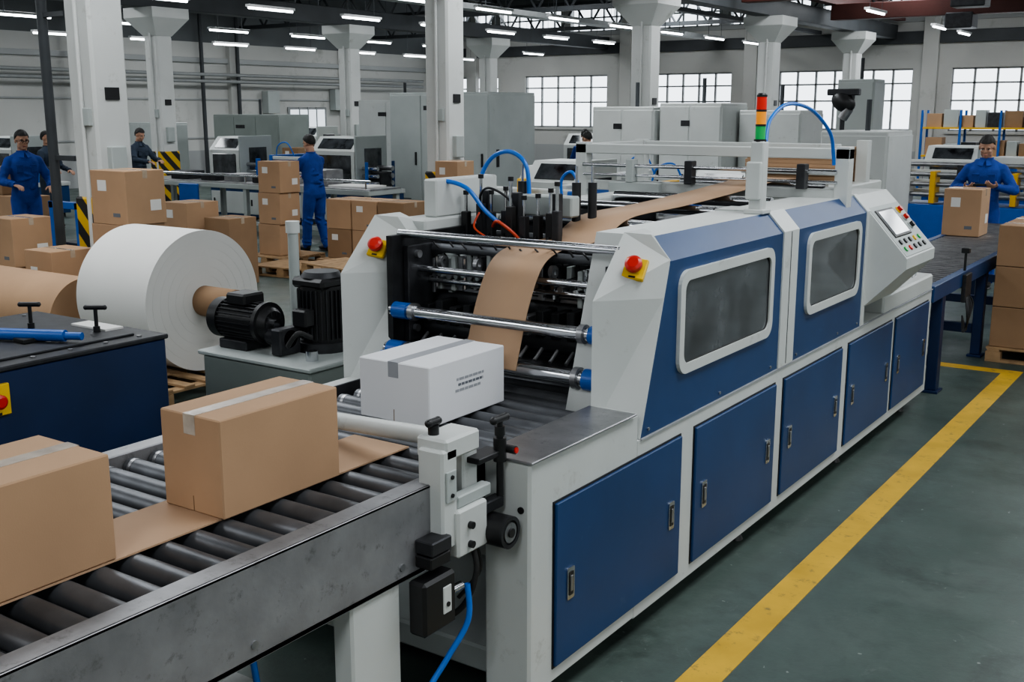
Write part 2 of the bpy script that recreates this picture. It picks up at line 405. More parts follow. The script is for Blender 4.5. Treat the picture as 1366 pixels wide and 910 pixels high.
b.prism(cs, 'Y', 5.09, 5.29, WHITE); b.prism([(p[0]-.001, p[1]) for p in cs], 'Y', 6.41, 6.47, WHITE)
b.box(-1.894, -1.8915, 5.186, 5.192, .86, 1.52, BLACK, 0)
b.box(-1.905, -1.893, 3.66, 8.1, .842, .848, PRINTG, 0)
for y in (3.72, 4.4, 5.0, 5.35, 6.0, 6.35): b.cyl((-1.899, y, .875), (-1.894, y, .875), .007, STEEL, seg=10)
b.obj('side_hood', mc)
def frame_end(b, xi, xo):
    I = [(xi, 3.60, .85), (xi, 3.60, 1.38), (xi, 3.84, 1.625), (xi, 4.02, 1.625), (xi, 4.02, .85)]
    O = [(xo, 3.65, .85), (xo, 3.822, 1.38), (xo, 3.868, 1.525), (xo-.085, 3.868, 1.62), (xo-.125, 4.02, 1.60), (xo-.04, 4.02, 1.50), (xo-.04, 4.02, .85)]
    fs = [(0, 1, 2, 3, 4), (5, 11, 10, 7, 6), (0, 5, 6, 1), (1, 6, 7, 2), (7, 8, 2), (2, 8, 9, 3), (7, 10, 9, 8), (0, 4, 11, 5), (3, 9, 10, 11, 4)]
    b.add(I+O, fs, WHITE)
b = MB(); frame_end(b, -2.09, -1.899); frame_end(b, -3.40, -3.20)
b.box(-3.40, -3.23, 4.0, 6.4, .85, 1.60, WHITE, .01)
b.box(-3.21, -2.09, 3.60, 3.632, .30, .84, DARK, .004)
b.obj('end_frames', mc)
b = MB()
for (y0, y1, z0, z1) in ((3.98, 4.93, 1.07, 1.44), (5.46, 6.27, 1.09, 1.455)):
    b.rrect(-1.90, y0-.03, y1+.03, z0-.03, z1+.03, .07, .016, WHITE, inner=True, wid=.042)
    b.rrect(-1.898, y0, y1, z0, z1, .05, .003, GLASS)
    b.rrect(-1.895, y0+.006, y1-.006, z0+.006, z1-.006, .05, .003, RUBBER, inner=True, wid=.010)
b.obj('hood_windows', mc)
b = MB()
b.prism([(-1.90, .957), (-1.665, 1.20), (-1.665, 1.262), (-1.92, 1.545), (-1.985, 1.612), (-2.26, 1.612), (-2.26, .957)], 'Y', 6.45, 7.08, WHITE)
nrm = Vector((.283, 0, .255)).normalized(); dn = Vector((.255, 0, -.283)).normalized()
def onpanel(y, s, h=0): return Vector((-1.92, y, 1.545))+dn*s+nrm*h
M = Matrix.Identity(4)
M.col[0] = (*dn, 0); M.col[1] = (0, 1, 0, 0); M.col[2] = (*nrm, 0); M.col[3] = (-1.92, 0, 1.545, 1)
b.box(.01, .37, 6.47, 7.06, -.002, .004, WHITE2, .002, M=M)
b.box(.04, .24, 6.52, 6.86, -.002, .012, BLACK, .004, M=M); b.box(.055, .225, 6.545, 6.835, .011, .015, SCREEN, .002, M=M)
k = 0
for s_ in (.275, .325):
    for y in (6.54, 6.64, 6.74, 6.84, 6.94):
        k += 1; m = (RED, GREEN, BLACK, BLACK, GREEN, YEL, BLACK)[(k*3) % 7]
        b.cyl(onpanel(y, s_), onpanel(y, s_, .014), .017, m, seg=12)
for s_ in (.07, .13, .19): b.cyl(onpanel(6.95, s_), onpanel(6.95, s_, .012), .024, YEL if s_ < .1 else WHITE2, seg=14); b.cyl(onpanel(6.95, s_, .01), onpanel(6.95, s_, .032), .018, RED if s_ < .18 else BLACK, seg=14)
for y in (7.5, 7.85): b.tube([(-1.97, y-.04, .957), (-1.97, y-.04, .99), (-1.97, y+.04, .99), (-1.97, y+.04, .957)], .005, CHROME, 8)
b.obj('control_console', mc)
def estop(b, c, n, up, s=.045):
    n = Vector(n).normalized(); up = Vector(up); up = (up-n*up.dot(n)).normalized(); r = up.cross(n)
    M = Matrix.Identity(4); M.col[0] = (*r, 0); M.col[1] = (*up, 0); M.col[2] = (*n, 0); M.col[3] = (*c, 1)
    b.box(-s, s, -s*1.05, s*1.05, -.01, .012, YEL, .004, M=M)
    c = Vector(c); b.cyl(c+n*.01, c+n*.03, .022, BLACK); b.cyl(c+n*.03, c+n*.05, .034, RED, r1=.034); b.cyl(c+n*.05, c+n*.058, .034, RED, r1=.022)
    b.box(-s*.3, s*.3, -s*1.0, -s*.82, .012, .0135, BLACK, 0, M=M)
b = MB()
estop(b, (-2.00, 3.77, 1.492), (.30, -1, .85), (0, .5, 1)); estop(b, (-3.30, 3.745, 1.485), (.30, -1, .85), (0, .5, 1), .042)
b.obj('emergency_stops', mc)
b = MB()
XI, XO = -3.22, -2.08
b.cyl((XI, 3.80, 1.555), (XO, 3.80, 1.555), .019, CHROME)
b.cyl((XI, 3.88, 1.39), (XO, 3.88, 1.39), .016, CHROME); b.cyl((XI, 3.95, 1.33), (XO, 3.95, 1.33), .012, CHROME)
for (y, z, r) in ((3.74, 1.215, .028), (3.70, 1.04, .034)):
    b.cyl((XI, y, z), (XO, y, z), r, CHROME)
    for x0, x1 in ((XI+.02, XI+.10), (XO-.095, XO)): b.cyl((x0, y, z), (x1, y, z), r+.010, BLUEB)
    for x in (XI+.13, XO-.13): b.cyl((x-.015, y, z), (x+.01, y, z), r+.012, STEEL)
b.cyl((XI, 3.66, 1.01), (XI+.22, 3.66, 1.01), .03, BLUEB)
for (y, z, r) in ((3.95, 1.12, .05), (4.0, .99, .045), (4.1, 1.24, .06), (4.25, 1.06, .07), (4.3, 1.42, .035), (4.55, 1.3, .06), (4.5, 1.1, .07)):
    b.cyl((XI, y, z), (XO, y, z), r, random.choice((DARK, ROLLM, ROLLM)))
for (y, z, r, m) in ((4.62, 1.56, .03, CHROME), (5.0, 1.52, .04, ROLLM), (5.35, 1.58, .025, CHROME), (5.8, 1.6, .03, CHROME), (6.3, 1.63, .03, ROLLM), (4.42, 1.49, .03, ROLLM), (3.99, 1.475, .022, ROLLM), (6.7, 1.64, .03, CHROME)):
    b.cyl((XI, y, z), (-2.24, y, z), r, m)
b.obj('cross_rollers', mc)
b = MB()
b.box(XI, -2.1, 5.0, 5.05, .85, 1.45, DARKM, .004); b.box(XI-.01, XI+.02, 3.72, 6.3, .9, 1.55, DARKM, 0); b.box(-2.26, -2.245, 4.0, 6.4, .9, 1.55, DARKM, 0)
b.box(-2.105, -2.092, 3.72, 4.05, .95, 1.5, DARK, .002)
b.box(XI, -2.26, 5.0, 6.9, 1.36, 1.42, DARKM, .004)
b.box(XI, XO, 4.08, 4.16, 1.44, 1.50, DARK, .006); b.box(XI, XO, 3.98, 4.03, 1.30, 1.335, STEEL, .006)
i = 0; x = XI+.05
while x < XO-.04:
    z = 1.38+random.uniform(-.03, .03); m = random.choice((DARK, WHITE2, STEEL, DARKM, STEEL))
    b.box(x-.012, x+.012, 4.0+random.uniform(-.03, .02), 4.1, z-.09, z+.07, m, .003)
    b.cyl((x, 4.0, z-.02), (x, 3.94, z-.02), random.uniform(.008, .016), random.choice((CHROME, STEEL, CHROME)), seg=10)
    if i % 2 == 0: b.tube([(x, 4.05, 1.46), (x+.02, 3.96, 1.50+random.uniform(0, .04)), (x+.06, 4.0, 1.44), (x+.05, 4.06, 1.36)], .0045, BLACK, 6)
    if i % 4 == 1: b.cyl((x, 3.96, 1.30), (x, 3.96, 1.44), .010, CHROME, seg=8)
    if i % 5 == 2: b.ring((x-.01, 3.95, 1.42), (x+.01, 3.95, 1.42), .028, .012, STEEL, 18)
    x += .040; i += 1
for i in range(14):
    x = XI+.08+i*.078
    b.box(x-.02, x+.02, 3.88, 4.0, 1.14, 1.22+random.uniform(0, .05), random.choice((DARK, DARKM, STEEL)), .004)
    b.cyl((x, 3.88, 1.18), (x, 3.85, 1.18), .015, random.choice((STEEL, CHROME)), seg=10)
    b.cyl((x+.03, 3.86, 1.10), (x+.03, 3.80, 1.06), .008, STEEL, seg=8)
for z in (1.28, 1.10): b.box(XI, XO, 3.99, 4.01, z, z+.02, STEEL, .003)
b.box(XI+.02, XI+.05, 3.80, 3.98, 1.06, 1.50, DARK, .004); b.box(-2.16, -2.11, 3.85, 4.0, 1.1, 1.5, DARK, .004)
for y, z in ((3.86, 1.46), (3.94, 1.2), (3.84, 1.12)): b.cyl((XI+.05, y, z), (XI+.07, y, z), .018, STEEL, seg=12)
b.obj('print_mechanism', mc)
b = MB()
b.box(-3.30, -2.70, 4.44, 4.52, 1.60, 1.70, WHITE2, .008); b.box(-3.32, -3.24, 4.1, 4.6, 1.60, 1.78, WHITE, .008)
for i in range(9):
    x = -3.20+i*.068; h = random.uniform(.10, .20); y = 4.28+random.uniform(-.05, .05)
    b.box(x-.018, x+.018, y-.02, y+.02, 1.47, 1.56+h*.5, random.choice((BLACK, DARK)), .004)
    b.cyl((x, y, 1.55+h*.5), (x, y, 1.58+h), .008, CHROME, seg=8); b.cyl((x, y, 1.58+h), (x, y, 1.60+h), .014, BLACK, seg=10)
    if i % 3 == 1: b.box(x-.024, x+.024, y+.03, y+.07, 1.5, 1.72, DARK, .004)
    b.tube([(x, y-.02, 1.52), (x+.02, y-.07, 1.50), (x+.05, y-.05, 1.46), (x+.05, y-.1, 1.42)], .005, BLACK, 6)
for x, y in ((-2.74, 4.55), (-2.68, 4.6), (-3.02, 4.5)):
    b.cyl((x, y, 1.5), (x, y, 1.76), .022, DARK); b.cyl((x, y, 1.76), (x, y, 1.84), .007, CHROME, seg=8); b.box(x-.025, x+.025, y-.025, y+.025, 1.5, 1.56, BLACK, .003)
b.box(XI, -2.26, 4.2, 4.34, 1.455, 1.475, DARK, .003)
b.tube([(-3.02, 4.25, 1.56), (-2.96, 4.2, 1.59), (-2.9, 4.22, 1.55), (-2.86, 4.25, 1.5)], .008, ORANGE)
b.tube([(-3.1, 4.25, 1.62), (-3.08, 4.18, 1.56), (-3.0, 4.16, 1.52)], .005, ORANGE)
b.tube([(-3.30, 4.15, 1.60), (-3.33, 4.15, 1.70), (-3.27, 4.18, 1.765), (-3.14, 4.2, 1.74), (-3.05, 4.22, 1.64), (-2.98, 4.24, 1.58)], .011, HOSE)
b.tube([(-3.24, 4.5, 1.60), (-3.27, 4.5, 1.76), (-3.20, 4.5, 1.87), (-3.09, 4.5, 1.90), (-3.0, 4.5, 1.84), (-2.98, 4.5, 1.70), (-2.99, 4.5, 1.6)], .011, HOSE)
b.tube([(-2.9, 4.7, 1.60), (-2.92, 4.7, 1.75), (-2.86, 4.7, 1.80), (-2.82, 4.7, 1.72), (-2.85, 4.7, 1.58)], .008, HOSE)
b.tube([(-3.12, 4.3, 1.60), (-3.10, 4.26, 1.70), (-3.03, 4.24, 1.74), (-2.94, 4.28, 1.68), (-2.92, 4.3, 1.56)], .006, BLACK)
b.obj('pneumatic_head', mc)
def web(name, path, x0, x1, m, parent):
    b = MB(); P = [Vector((0, p[0], p[1])) for p in path]; Q = []; n = len(P)
    for i in range(n-1):
        a = P[max(i-1, 0)]; p = P[i]; c = P[i+1]; d = P[min(i+2, n-1)]
        for k in range(8):
            t = k/8; Q.append(.5*((2*p)+(c-a)*t+(2*a-5*p+4*c-d)*t*t+(-a+3*p-3*c+d)*t**3))
    Q.append(P[-1]); vs = []
    for q in Q: vs += [(x0, q.y, q.z), (x1, q.y, q.z)]
    b.add(vs, [(2*i, 2*i+1, 2*i+3, 2*i+2) for i in range(len(Q)-1)], m, True)
    o = b.obj(name, parent); s = o.modifiers.new('thick', 'SOLIDIFY'); s.thickness = .004; return o
web('cardboard_web', [(3.66, 1.04), (3.69, 1.12), (3.76, 1.30), (3.86, 1.45), (4.0, 1.505), (4.2, 1.51), (4.4, 1.53), (4.65, 1.60), (5.2, 1.615), (5.8, 1.64), (6.6, 1.68), (7.1, 1.66)], -2.76, -2.49, KRAFT, mc)
b = MB()
Y = 6.2
for (x, y) in ((-3.68, Y), (-1.98, Y), (-3.68, 7.0), (-2.3, 7.6)):
    b.box(x-.04, x+.04, y-.04, y+.04, (0 if x < -3.4 else 1.55), 1.90, WHITE, .004)
b.box(-3.72, -1.94, Y-.04, Y+.04, 1.83, 1.89, WHITE, .004); b.box(-3.71, -3.65, Y, 7.0, 1.83, 1.89, WHITE, .004)
b.box(-3.71, -2.27, 6.97, 7.03, 1.83, 1.89, WHITE, .004); b.box(-3.71, -2.0, Y-.03, Y+.03, 1.60, 1.66, WHITE, .004)
b.cyl((-3.65, Y-.06, 1.76), (-2.0, Y-.06, 1.76), .012, CHROME); b.cyl((-3.65, Y-.05, 1.70), (-2.0, Y-.05, 1.70), .009, CHROME)
b.box(-3.45, -3.1, Y-.08, Y+.1, 1.58, 1.66, WHITE2, .006)
for x in (-3.3, -2.9, -2.45, -2.2): b.box(x-.025, x+.025, Y-.09, Y-.02, 1.66, 1.80, random.choice((WHITE2, DARK)), .004)
b.obj('top_gantry', mc)
b = MB()
b.box(-3.2, -2.2, 6.9, 7.95, .957, 1.40, WHITE2, .01); b.box(-3.05, -2.25, 7.1, 7.9, 1.40, 1.62, WHITE, .01)
for i in range(9):
    z = 1.62+i*.026; b.box(-2.98+random.uniform(-.01, .01), -2.36, 7.2, 7.75+random.uniform(-.01, .01), z, z+.025, CARD, .002)
b.box(-3.0, -2.3, 7.16, 7.19, 1.68, 1.72, WHITE, .004)
b.obj('sheet_feeder', mc)
b = MB()
x, y = -2.02, 5.04
b.box(x-.05, x+.05, y-.05, y+.05, 1.612, 1.635, WHITE, .004); b.box(x-.033, x+.033, y-.033, y+.033, 1.63, 1.955, WHITE, .006)
b.box(x-.045, x+.03, y-.05, y+.04, 1.68, 1.86, WHITE, .006)
z = 1.945; b.cyl((x, y, z), (x, y, z+.02), .03, BLACK)
for m in (LGRN, LYEL, LRED): b.cyl((x, y, z+.02), (x, y, z+.082), .024, m); b.cyl((x, y, z+.08), (x, y, z+.09), .025, BLACK); z += .068
b.cyl((x, y, z+.02), (x, y, z+.03), .024, BLACK, r1=.018)
b.tube([(x+.02, y+.02, 1.95), (x, y+.12, 2.06), (x-.02, y+.4, 2.13), (x-.02, y+.75, 2.10), (x, y+1.0, 1.98), (x, y+1.08, 1.86), (x, y+1.1, 1.8)], .010, HOSE)
b.obj('stack_light', mc)

# ------------------------------------------------------------------ infeed roller conveyor
cv = empty('roller_conveyor')
b = MB()
b.box(-2.125, -2.05, .2, 2.66, .68, .70, STEELR, .003); b.box(-2.058, -2.05, .2, 2.66, .68, .955, STEELR, .002); b.box(-2.125, -2.05, .2, 2.66, .945, .955, STEELR, .002)
b.box(-3.20, -3.125, .2, 3.0, .68, .95, STEELR, .004)
b.box(-2.12, -2.11, 2.6, 4.5, .80, .945, DARK, .002); b.box(-3.2, -3.19, 2.6, 4.5, .80, .945, DARK, .002)
for y in (.6, 1.2, 1.8, 2.4): b.cyl((-2.052, y, .73), (-2.046, y, .73), .012, STEEL, seg=12)
b.obj('side_rails', cv)
b = MB(); y = .45
while y < 4.6:
    b.cyl((-3.12, y, .895), (-2.128, y, .895), .035, ROLLM, seg=24)
    for x in (-2.135, -3.10): b.cyl((x, y, .895), (x+.014, y, .895), .0365, STEEL, seg=24); b.cyl((x-.015, y, .895), (x+.03, y, .895), .012, BLACK, seg=10)
    y += .105
b.obj('rollers', cv)
b = MB()
for y in (.5, 2.18):
    b.box(-2.14, -2.06, y, y+.22, .03, .70, WHITE, .008); b.box(-3.19, -3.11, y, y+.22, .03, .70, WHITE, .008)
    b.box(-3.15, -2.1, y+.07, y+.15, .55, .66, WHITE, .006); b.box(-3.15, -2.1, y+.07, y+.15, .12, .2, WHITE, .006)
    for x in (-2.1, -3.15): b.box(x-.07, x+.07, y-.03, y+.25, 0, .03, DARK, .004)
b.box(-3.15, -2.1, .3, 2.6, .70, .72, DARK, .002)
b.obj('legs', cv)
b = MB()
b.box(-2.10, -2.0, 2.54, 2.62, .74, 1.07, WHITE, .008); b.box(-2.045, -1.985, 2.60, 2.76, .70, .86, WHITE, .008); b.box(-2.12, -2.0, 2.56, 2.74, 1.03, 1.10, WHITE, .008)
b.box(-2.10, -2.04, 2.70, 2.78, .80, 1.05, WHITE, .006); b.box(-2.05, -1.98, 2.46, 2.56, .755, .80, DARK, .004); b.box(-2.05, -1.985, 2.46, 2.56, .71, .75, BLACK, .004)
b.box(-2.0, -1.993, 2.555, 2.605, .90, 1.0, WHITE2, .002)
for z in (.92, .98): b.cyl((-1.994, 2.58, z), (-1.988, 2.58, z), .007, BLACK, seg=8)
b.cyl((-1.99, 2.66, .80), (-1.97, 2.66, .80), .012, BLACK); b.cyl((-1.99, 2.66, .735), (-1.97, 2.66, .735), .012, BLACK)
b.cyl((-2.02, 2.80, .74), (-1.93, 2.80, .74), .055, BLACK, seg=28); b.cyl((-1.93, 2.80, .74), (-1.922, 2.80, .74), .034, STEEL, seg=24); b.cyl((-1.922, 2.80, .74), (-1.915, 2.80, .74), .016, BLACK); b.ring((-1.93, 2.80, .74), (-1.922, 2.80, .74), .055, .042, DARK)
b.box(-2.03, -1.99, 2.72, 2.86, .80, .84, DARK, .004); b.box(-2.04, -2.0, 2.62, 2.80, .86, .90, WHITE2, .004)
def tknob(b, x, y, z, h=.11, w=.06, d=(0, 1, 0)):
    b.cyl((x, y, z), (x, y, z+h), .010, BLACK, seg=12); b.cyl((x, y, z), (x, y, z+.03), .018, BLACK, seg=14)
    d = Vector(d); p = Vector((x, y, z+h)); b.cyl(p-d*w*.5, p+d*w*.5, .013, BLACK, seg=14); b.ell(p-d*w*.5, (.014, .014, .014), BLACK, seg=10, rings=6); b.ell(p+d*w*.5, (.014, .014, .014), BLACK, seg=10, rings=6)
tknob(b, -2.08, 2.60, 1.10, .04, .045)
b.cyl((-2.0, 2.85, .84), (-2.0, 2.85, 1.08), .012, BLACK); b.cyl((-2.0, 2.85, .96), (-2.0, 2.85, 1.04), .022, BLACK); tknob(b, -2.0, 2.85, 1.05, .055, .07); b.box(-2.06, -1.99, 2.72, 2.86, .98, 1.0, BLACK, .003)
b.cyl((-1.99, 2.87, 1.0), (-1.95, 2.87, 1.0), .014, BLACK); b.cyl((-1.95, 2.87, 1.0), (-1.945, 2.87, 1.0), .01, RED)
b.cyl((-2.74, 2.79, 1.00), (-2.11, 2.66, 1.07), .030, WHITE, seg=24); b.cyl((-2.78, 2.80, .995), (-2.74, 2.79, 1.0), .02, STEEL)
b.tube([(-2.0, 2.70, .70), (-1.99, 2.70, .62), (-2.03, 2.68, .5), (-2.12, 2.62, .42)], .010, RUBBER)
b.tube([(-2.02, 2.74, .70), (-2.02, 2.76, .60), (-2.08, 2.72, .5)], .007, RUBBER)
b.tube([(-1.99, 2.65, .60), (-1.98, 2.64, .48), (-2.02, 2.58, .36), (-2.05, 2.50, .25), (-2.05, 2.42, .1), (-2.1, 2.35, .01)], .010, HOSE)
b.tube([(-2.3, 2.0, .6), (-2.25, 2.0, .35), (-2.2, 2.02, .2), (-2.25, 2.1, .1), (-2.4, 2.2, .02)], .010, HOSE)
b.tube([(-2.9, 3.0, .02), (-2.6, 2.8, .05), (-2.3, 2.6, .03), (-2.2, 2.3, .02)], .012, RUBBER)
b.obj('adjusting_bracket', cv)
b = MB()
b.box(-2.05, -1.98, 2.42, 2.58, .50, .68, BLACK, .01); b.box(-1.982, -1.976, 2.51, 2.55, .55, .64, WHITE, .002); b.cyl((-1.976, 2.53, .58), (-1.972, 2.53, .58), .008, BLACK)
b.cyl((-2.0, 2.58, .6), (-2.0, 2.63, .6), .014, CHROME)
b.obj('sensor_box', cv)
b = MB(); b.box(-2.66, -2.40, 1.2, 2.86, .931, .936, KRAFT, 0); b.obj('cardboard_sheet')

# ------------------------------------------------------------------ boxes
def cbox(name, cx, cy, z0, sx, sy, h, m=CARD, tape=TAPE, along='Y', rot=0, prints=0, label=False, tapew=.05):
    b = MB(); x, y = sx/2, sy/2
    b.box(-x, x, -y, y, 0, h, m, .004)
    if along == 'Y':
        b.box(-.0015, .0015, -y+.002, y-.002, h-.0005, h+.0006, CARDE if m is not WBOX else PRINTG, 0)
        b.box(-tapew/2, tapew/2, -y-.001, y+.001, h, h+.0012, tape, 0)
        for s_ in (-1, 1): b.box(-tapew/2, tapew/2, s_*(y-.0003), s_*(y+.0012), h-.06, h+.001, tape, 0)
        b.box(-.0015, .0015, -y-.0008, y+.0008, .004, .05, CARDE, 0)
    else:
        b.box(-x+.002, x-.002, -.0015, .0015, h-.0005, h+.0006, CARDE, 0)
        b.box(-x-.001, x+.001, -tapew/2, tapew/2, h, h+.0012, tape, 0)
        for s_ in (-1, 1): b.box(s_*(x-.0003), s_*(x+.0012), -tapew/2, tapew/2, h-.07, h+.001, tape, 0)
    if prints:
        for k in range(prints):
            zz = h*.5+(prints/2-k)*.022; w0 = -y*.40+random.uniform(0, .04); w1 = y*.45-random.uniform(0, .07); q = w0
            while q < w1:      # broken strokes like lines of lettering
                e = min(w1, q+random.uniform(.012, .03)); b.box(x-.0005, x+.0012, q, e, zz, zz+.010, PRINT if k % 2 else PRINTG, 0); q = e+.005
    if label:
        b.box(x-.0005, x+.0015, y*.2, y*.75, h*.25, h*.45, WPAPER, 0); b.box(-x*.6, -x*.1, -y-.0015, -y+.0005, h*.62, h*.82, WPAPER, 0)
        b.box(x*.2, x*.6, -y-.0015, -y+.0005, h*.15, h*.22, PRINT, 0)
    return b.obj(name, loc=(cx, cy, z0), rot=rot)
cbox('cardboard_box', -2.51, 2.245, .937, .26, .485, .298, tape=TAPEC)
cbox('cardboard_box', -2.555, 1.40, .937, .31, .51, .29, tape=TAPEC)
cbox('white_printed_box', -2.655, 3.325, .932, .345, .49, .235, m=WBOX, tape=PRINTG, prints=3)

def pallet(x, y, sx=1.1, sy=1.1, rot=0, n=1):
    b = MB()
    for q in range(n):
        z = q*.13
        for i in (-1, 0, 1):
            b.box(-sx/2, sx/2, i*(sy/2-.05)-.05, i*(sy/2-.05)+.05, z, z+.018, WOOD, .002)
            for j in (-1, 0, 1): b.box(j*(sx/2-.06)-.06, j*(sx/2-.06)+.06, i*(sy/2-.05)-.05, i*(sy/2-.05)+.05, z+.018, z+.09, WOOD, .002)
            b.box(i*(sx/2-.06)-.05, i*(sx/2-.06)+.05, -sy/2, sy/2, z+.09, z+.108, WOOD, .002)
        for i in range(7):
            t = -sy/2+.05+i*(sy-.1)/6; b.box(-sx/2, sx/2, t-.045, t+.045, z+.108, z+.128, WOOD, .002)
    return b.obj('wooden_pallet', loc=(x, y, 0), rot=rot)

pallet(-1.28, 10.35, 1.1, 1.05)
for lv in range(3):
    for i, (dx, dy) in enumerate(((-.25, -.25), (.25, -.25), (-.25, .25), (.25, .25))):
        cbox('cardboard_box', -1.32+dx, 10.35+dy, .13+lv*.345, .485, .485, .34, m=CARDD, along='X', prints=6 if lv == 2 else 3)
pallet(-8.55, 6.3, .8, .8)
for lv in range(3): cbox('cardboard_box', -8.55+random.uniform(-.02, .02), 6.3, .13+.482*lv, .5, .42, .48, along='X', label=(lv == 2), m=CARD)
pallet(-10.42, 6.0, 1.15, .85)
for lv in range(2): cbox('cardboard_box', -10.13+.02*lv, 6.17, .13+.475*lv, .42, .42, .47, along='X', label=lv == 1)
for lv in range(2): cbox('cardboard_box', -10.70, 5.85, .13+.40*lv, .42, .42, .395, along='Y', m=CARDD if lv else CARD)
cbox('cardboard_box', -9.22, 6.0, 0, .42, .44, .84, along='X', label=True)
for lv in range(2): cbox('cardboard_box', -11.0, 9.0, .5*lv, .46, .5, .495, along='X', label=lv == 1)
cbox('cardboard_box', -10.45, 9.15, 0, .44, .44, .82, along='X', m=CARDD)
pallet(-11.3, 10.85, .8, .8)
for lv in range(3): cbox('cardboard_box', -11.34+.02*lv, 10.8, .13+.43*lv, .42, .38, .425, along='X', label=lv > 0)
pallet(-10.35, 10.15, 1.0, .7, .1); pallet(-9.25, 9.9, .9, .7, -.15, 2)
pallet(-9.8, 11.15, 1.5, .9)
for i in range(3):
    for lv in range(2): cbox('cardboard_box', -10.3+.46*i, 11.15, .13+.40*lv, .44, .5, .395, along='X', label=(i+lv) % 2 == 0, m=CARD if (i+lv) % 3 else CARDD)
for lv in range(3): cbox('cardboard_box', -9.24, 12.1, .475*lv, .38, .38, .47, along='X', label=lv == 2)
cbox('cardboard_box', -12.2, 8.75, 0, .5, .5, .55, along='X'); cbox('cardboard_box', -12.25, 8.75, .552, .45, .45, .42, along='X', label=True); cbox('cardboard_box', -12.9, 9.4, 0, .5, .5, .5)
for x, y, n in ((-1.2, 15.5, 3), (-.6, 15.6, 2), (-1.3, 16.3, 4), (-3.2, 22.2, 5), (-2.6, 22.2, 4), (-3.2, 22.9, 5), (-.7, 18.4, 4), (-15.5, 9.6, 2), (-16.1, 9.7, 3), (-18.6, 18.4, 3)):
    for lv in range(n): cbox('cardboard_box', x, y, .42*lv, .5, .5, .415, along='X', label=lv % 2 == 0, m=CARD if lv % 2 else CARDD)
# outfeed conveyor
b = MB()
for x in (-2.68, -1.92): b.box(x-.03, x+.03, 8.13, 13.4, .74, .86, BLUE, .005)
y = 8.2
while y < 13.35: b.cyl((-2.65, y, .82), (-1.95, y, .82), .032, STEEL, seg=14); y += .11
for y in (8.5, 10.0, 11.6, 13.2):
    for x in (-2.66, -1.94): b.box(x-.04, x+.04, y-.05, y+.05, .02, .75, BLUED, .005); b.box(x-.06, x+.06, y-.08, y+.08, 0, .02, BLUED, .003)
    b.box(-2.66, -1.94, y-.03, y+.03, .2, .28, BLUED, .004)
# side bracket, clamp knob and cable bundle
b.cyl((-1.90, 9.1, .86), (-1.90, 9.1, 1.02), .010, BLACK); b.box(-1.93, -1.87, 9.07, 9.13, 1.0, 1.04, BLACK, .004)
b.box(-1.892, -1.86, 9.0, 9.2, .62, .84, DARK, .006)
for k in range(5): b.tube([(-1.86, 9.03+.03*k, .66), (-1.83, 9.0+.04*k, .5+.02*k), (-1.86, 9.12-.02*k, .38), (-1.89, 9.1, .5)], .007, DARK if k % 2 else BLACK, 6)
b.obj('outfeed_roller_conveyor')
cbox('cardboard_box', -2.52, 11.9, .853, .36, .40, .47, along='X', label=True)

# ------------------------------------------------------------------ left foreground cabinet
b = MB()
x0, x1, y0, y1 = -5.85, -4.69, 2.0, 3.63
b.box(x0, x1, y0, y1, .05, .93, BLUED, .012); b.box(x0-.01, x1+.01, y0-.01, y1+.01, .925, .95, DARK, .006)
b.box(x0+.03, x1-.03, y0+.03, y1-.03, 0, .06, BLACK, 0)
b.box(x0+.3, x1-.1, y0+.4, y1-.12, .95, .962, DARK, .004)
for k in range(8): b.cyl((x0+.08, y0+.1+k*.2, .95), (x0+.08, y0+.1+k*.2, .958), .012, STEEL, seg=10); b.cyl((x1-.05, y0+.1+k*.2, .95), (x1-.05, y0+.1+k*.2, .958), .012, STEEL, seg=10)
cab = b.obj('control_cabinet')
b = MB()
for (x, y) in ((-5.55, 3.15), (-5.35, 3.28), (-4.98, 3.42), (-5.7, 2.9)): tknob(b, x, y, .962, .13, .10, (.8, .55, 0))
b.cyl((-5.22, 3.0, .995), (-4.88, 3.17, .995), .030, BLUEB, seg=20); b.cyl((-4.88, 3.17, .995), (-4.80, 3.21, .995), .02, BLUEB, seg=16); b.cyl((-5.30, 2.96, .995), (-5.22, 3.0, .995), .036, BLUED, seg=20); b.box(-5.1, -5.0, 3.02, 3.14, .962, .985, BLACK, .004)
b.box(-5.25, -4.95, 3.45, 3.56, .962, .972, WPAPER, 0)
for k in range(5): b.box(-5.5+.1*k, -5.44+.1*k, 2.62, 2.75, .962, .985+.008*(k % 3), random.choice((BLACK, STEEL, DARK)), .004)
b.obj('top_knobs', cab)
b = MB(); estop(b, (-4.682, 2.66, .80), (1, 0, 0), (0, 0, 1), .07)
b.obj('emergency_stop', cab)

# ------------------------------------------------------------------ big paper roll
b = MB()
R = .54; cx0, cx1, cy, cz = -7.45, -6.62, 5.50, .131+.54
b.ring((cx0, cy, cz), (cx1, cy, cz), R, .115, WPAPER, 96)
for r in (.2, .27, .34, .41, .48): b.ring((cx1-.001, cy, cz), (cx1+.0015, cy, cz), r, r-.003, WPAPER, 64)
b.ring((cx0-.05, cy, cz), (cx1+.36, cy, cz), .117, .085, CARDD, 40)
b.ring((cx1+.28, cy, cz), (cx1+.335, cy, cz), .086, .03, BLACK, 32)
b.cyl((cx1+.2, cy, cz), (cx1+.38, cy, cz), .03, DARK)
b.obj('paper_roll')
b = MB()
for s_ in (-1, 1): b.prism([(cy+s_*.27, .129), (cy+s_*.52, .129), (cy+s_*.52, .26)], 'X', cx0+.1, cx1-.1, WOOD)
b.obj('roll_chock')
pallet(-7.0, 5.50, 1.3, 1.3)
